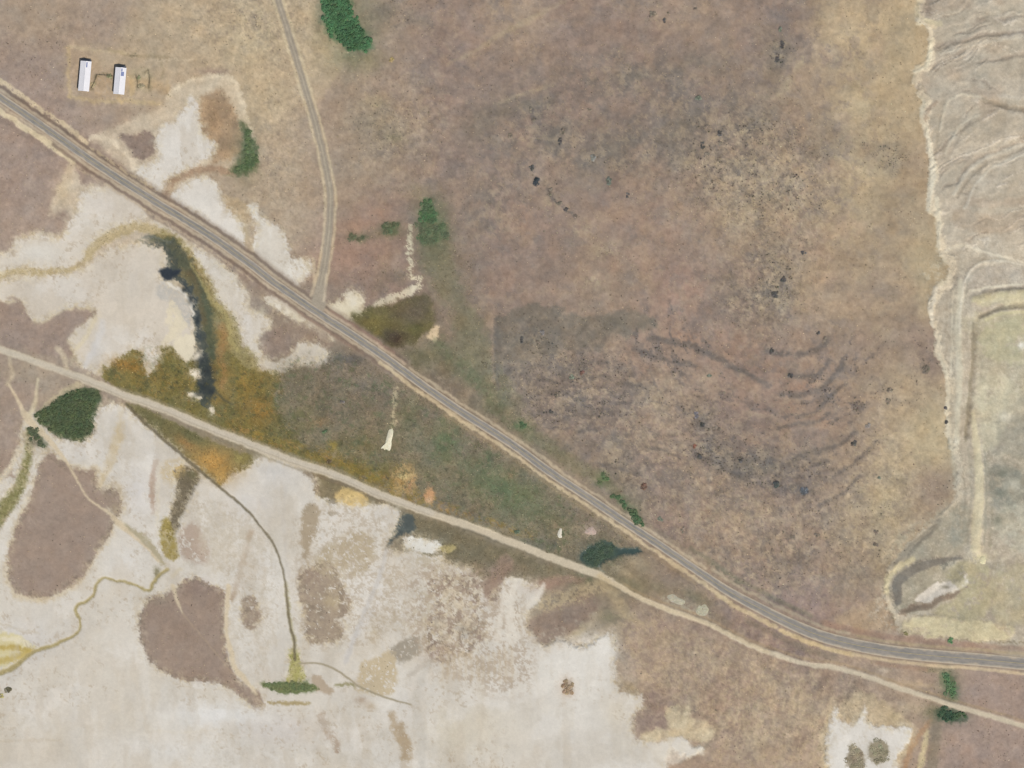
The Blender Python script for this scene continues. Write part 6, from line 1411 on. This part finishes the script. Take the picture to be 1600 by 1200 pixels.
# ------------------------------------------------------------------ small heaps of pale gravel
def heap(poly, h, col, label, seed):
    p = smooth_closed(poly, 4)
    cen = p.mean(0)
    rings = 6
    co, cols = [], []
    off = np.array([wx(cen[0]), wy(cen[1]), zat(*cen)])
    for k in range(rings + 1):
        f = 1 - k / rings
        q = cen + (p - cen) * f * (1 + 0.10 * RNG.randn(len(p), 1) * (0.3 < f < 0.98))
        for x, y in q:
            z = zat(x, y) - 0.12 + (h * (1 - f ** 1.6) * (0.75 + 0.35 * float(fbm(np.array([x]), np.array([y]), 6, 2, seed)[0])) + 0.14 * (k > 0))
            co.append((wx(x), wy(y), z))
    m = len(p)
    q = [(k * m + j, k * m + (j + 1) % m, (k + 1) * m + (j + 1) % m, (k + 1) * m + j) for k in range(rings) for j in range(m)]
    n = len(co)
    c = np.concatenate([albedo(srgb_var(col, n, 0.04, 3)), np.ones((n, 1))], 1)
    o = mesh_from('gravel_heap', np.array(co) - off, np.array(q), M['gravel'], c)
    o.location = off
    tag(o, label, 'gravel heap', 'pale gravel heaps')


heap([(608, 671), (615, 671), (613, 686), (610, 704), (602, 703), (595, 700), (601, 694), (604, 682)], 1.0, (224, 216, 190), 'long white gravel heap in the marsh below the highway', 31)
heap([(874, 826), (878, 826), (878, 840), (872, 840), (871, 833)], 0.8, (212, 206, 190), 'tiny white gravel heap beside a dark bush in the lower marsh', 32)
heap([(917, 826), (926, 823), (932, 830), (930, 836), (918, 835), (913, 832)], 0.7, (184, 164, 152), 'pinkish pale gravel heap above the dark pond between roads', 33)
heap([(1042, 929), (1052, 928), (1060, 933), (1072, 940), (1066, 946), (1052, 942), (1043, 936)], 0.5, (176, 170, 150), 'pale gravel heap left of a second one beside the dirt road', 34)
heap([(1092, 946), (1102, 944), (1108, 952), (1104, 962), (1092, 962), (1086, 956)], 0.5, (178, 172, 150), 'pale gravel heap right of another one beside the dirt road', 35)
heap([(1530, 872), (1536, 868), (1541, 874), (1538, 882), (1531, 880)], 0.9, (214, 206, 170), 'small cream gravel heap at the foot of the quarry berm', 36)


# ------------------------------------------------------------------ the two barns
M['roof'] = plain('white_metal_roof', (232, 230, 234), 0.45, 0.35, amt=0.03, scale=0.25)
M['wall'] = plain('pale_metal_wall', (176, 172, 166), 0.6, 0.25, amt=0.05, scale=0.5)
M['shade_grey'] = plain('shadow_grey_metal', (122, 122, 130), 0.5, 0.3, amt=0.08, scale=0.5)  # tone of the shadow off the barns' north ends
M['blue_panel'] = plain('blue_grey_roof_panel', (128, 138, 176), 0.4, 0.35, amt=0.12, scale=0.8)
M['dark'] = plain('dark_doorway', (60, 58, 58), 0.8, 0.1, amt=0.1)
M['timber'] = plain('weathered_timber', (112, 102, 84), 0.9, 0.08, amt=0.2, scale=2.0)


def part(name, verts, faces, mat, parent):
    me = bpy.data.meshes.new(name)
    me.from_pydata([tuple(map(float, v)) for v in verts], [], faces)
    me.materials.append(mat)
    me.update()
    o = bpy.data.objects.new(name, me)
    COL.objects.link(o)
    o.parent = parent
    return o


BOXF = [(0, 3, 2, 1), (4, 5, 6, 7), (0, 1, 5, 4), (1, 2, 6, 5), (2, 3, 7, 6), (3, 0, 4, 7)]


def boxv(x0, x1, y0, y1, z0, z1):
    return [(x0, y0, z0), (x1, y0, z0), (x1, y1, z0), (x0, y1, z0), (x0, y0, z1), (x1, y0, z1), (x1, y1, z1), (x0, y1, z1)]


def slab(y0, y1, xa, za, xb, zb, th=0.12):
    """a sloping roof plate between the lines x=xa at height za and x=xb at height zb"""
    return [(xa, y0, za), (xb, y0, zb), (xb, y1, zb), (xa, y1, za), (xa, y0, za + th), (xb, y0, zb + th), (xb, y1, zb + th), (xa, y1, za + th)]


def barn(px, py, rot, wid, length, label, panels, lean):
    e = bpy.data.objects.new('barn', None)
    gz = min(zat(px + dx, py + dy) for dx in (-8, 0, 8) for dy in (-22, 0, 22)) - 0.1
    e.location = (wx(px), wy(py), gz)
    e.rotation_euler = (0, 0, math.radians(rot))
    COL.objects.link(e)
    tag(e, label, 'barn', 'white roofed barns')
    W2, L2, H, R = wid / 2, length / 2, 4.3, 5.7
    th = 0.16
    part('wall', boxv(-W2, -W2 + th, -L2, L2, 0, H), BOXF, M['wall'], e)
    part('wall', boxv(W2 - th, W2, -L2, L2, 0, H), BOXF, M['wall'], e)
    for y0, y1 in ((-L2 + 0.02, -L2 + th), (L2 - th, L2 - 0.02)):
        vs = [(-W2 + th, y0, 0), (W2 - th, y0, 0), (W2 - th, y0, H), (0, y0, R - 0.1), (-W2 + th, y0, H), (-W2 + th, y1, 0), (W2 - th, y1, 0), (W2 - th, y1, H), (0, y1, R - 0.1), (-W2 + th, y1, H)]
        fs = [(0, 1, 2, 3, 4), (9, 8, 7, 6, 5)] + [(k, 5 + k, 5 + (k + 1) % 5, (k + 1) % 5) for k in range(5)]
        g = part('gable_wall', vs, fs, M['wall'], e)
        yo = y0 - 0.05 if y0 < 0 else y1 + 0.01
        d = part('door', boxv(-2.0, 2.0, yo, yo + 0.04, 0, 3.6), BOXF, M['dark'], g)
    o = 0.35
    k = (R - H) / W2
    for sgn in (-1, 1):
        rf = part('roof_slope', slab(-L2 - o, L2 + o, 0, R, sgn * (W2 + o), H - k * o), [f if sgn > 0 else f[::-1] for f in BOXF], M['roof'], e)
        nr = int(length / 1.5)
        vs, fs = [], []
        for q in range(nr + 1):                   # standing seams
            y = -L2 - o + 0.1 + q * (length + 2 * o - 0.25) / nr
            b0 = len(vs)
            vs += slab(y, y + 0.05, sgn * 0.1, R + 0.12 - k * 0.1, sgn * (W2 + o), H - k * o + 0.122, 0.05)
            fs += [tuple(b0 + t for t in (f if sgn > 0 else f[::-1])) for f in BOXF]
        sm = part('seams', vs, fs, M['roof'], rf)
        sm['kind'] = 'stuff'
    part('ridge_cap', [(-0.4, -L2 - o - .01, R + 0.1), (0, -L2 - o - .01, R + 0.26), (0.4, -L2 - o - .01, R + 0.1), (-0.4, L2 + o + .01, R + 0.1), (0, L2 + o + .01, R + 0.26), (0.4, L2 + o + .01, R + 0.1)], [(0, 1, 4, 3), (1, 2, 5, 4), (0, 3, 5, 2), (0, 2, 1), (3, 4, 5)], M['roof'], e)
    for (x0, x1, y0, y1) in panels:
        sgn = 1 if x0 >= 0 else -1
        za, zb = R - k * abs(x0) + 0.135, R - k * abs(x1) + 0.135
        part('roof_panel', slab(y0, y1, x0, za, x1, zb, 0.06), [f if sgn > 0 else f[::-1] for f in BOXF], M['blue_panel'], e)['label'] = 'blue grey translucent roof panel'
    if lean:
        x0, x1, d = lean
        vs = [(x0, L2 + o + .02, 3.4), (x1, L2 + o + .02, 3.4), (x1, L2 + d, 2.7), (x0, L2 + d, 2.7)]
        vs += [(x, y, z + 0.1) for x, y, z in vs]
        lt = part('shade_lean_to', vs, BOXF, M['shade_grey'], e)  # lean-to in shadow grey, standing in for the shade off the north end
        for x in (x0 + .1, x1 - .25):
            part('post', boxv(x, x + .15, L2 + d - .3, L2 + d - .15, 0, 2.72), BOXF, M['timber'], e)
    return e


barn(133.4, 119.5, -5.0, 9.6, 27.5, 'western of the two white barns, standing nearer the highway', [(0.55, 1.7, 8.2, 13.0)], (-3.6, 4.8, 1.9))  # its grey end roof lies where the barn only casts shadow
barn(188.2, 127.0, -5.0, 9.6, 24.5, 'eastern of the two white barns, with the larger blue roof patch', [(0.55, 3.3, 4.6, 8.6), (0.55, 1.7, 8.9, 11.6)], (-0.3, 4.6, 2.0))


# ------------------------------------------------------------------ pen fences of posts and rails beside the barns
post_me = bpy.data.meshes.new('post')
post_me.from_pydata(boxv(-.09, .09, -.09, .09, -.3, 1.5), [], BOXF)
post_me.materials.append(M['timber'])


def fence(pl, label):
    e = bpy.data.objects.new('pen_fence', None)
    e.location = (wx(pl[0][0]), wy(pl[0][1]), zat(*pl[0]))
    COL.objects.link(e)
    tag(e, label, 'fence', 'pen fences by the barns')
    ox, oy, oz = e.location
    for (ax, ay), (bx, by) in zip(pl[:-1], pl[1:]):
        Lm = math.hypot(bx - ax, by - ay) * S
        n = max(1, round(Lm / 2.6))
        prev = None
        for k in range(n + 1):
            px, py = ax + (bx - ax) * k / n, ay + (by - ay) * k / n
            p = np.array([wx(px), wy(py), zat(px, py)]) - np.array([ox, oy, oz])
            o = bpy.data.objects.new('post', post_me); COL.objects.link(o); o.parent = e; o.location = p
            if prev is not None:
                d = p - prev
                nn = np.array([-d[1], d[0], 0]); nn /= np.linalg.norm(nn) + 1e-9
                for zr_ in (0.45, 0.9, 1.3):
                    vs = []
                    for q in (prev, p):
                        for s1, s2 in ((-1, -1), (1, -1), (1, 1), (-1, 1)):
                            vs.append(q + nn * (0.12 + 0.03 * s1) + np.array([0, 0, zr_ + 0.07 * s2]))
                    part('rail', vs, [(0, 1, 2, 3), (7, 6, 5, 4), (0, 4, 5, 1), (1, 5, 6, 2), (2, 6, 7, 3), (3, 7, 4, 0)], M['timber'], e)
            prev = p


fence([(176, 119), (152, 117), (149, 126), (143, 138)], 'timber pen fence bending from the second barn towards the first')
fence([(233, 112), (234, 126), (233, 139)], 'timber fence closing the east side of the pen by the second barn')
fence([(213, 117), (215, 128), (215, 136)], 'short timber fence inside the pen right of the second barn')
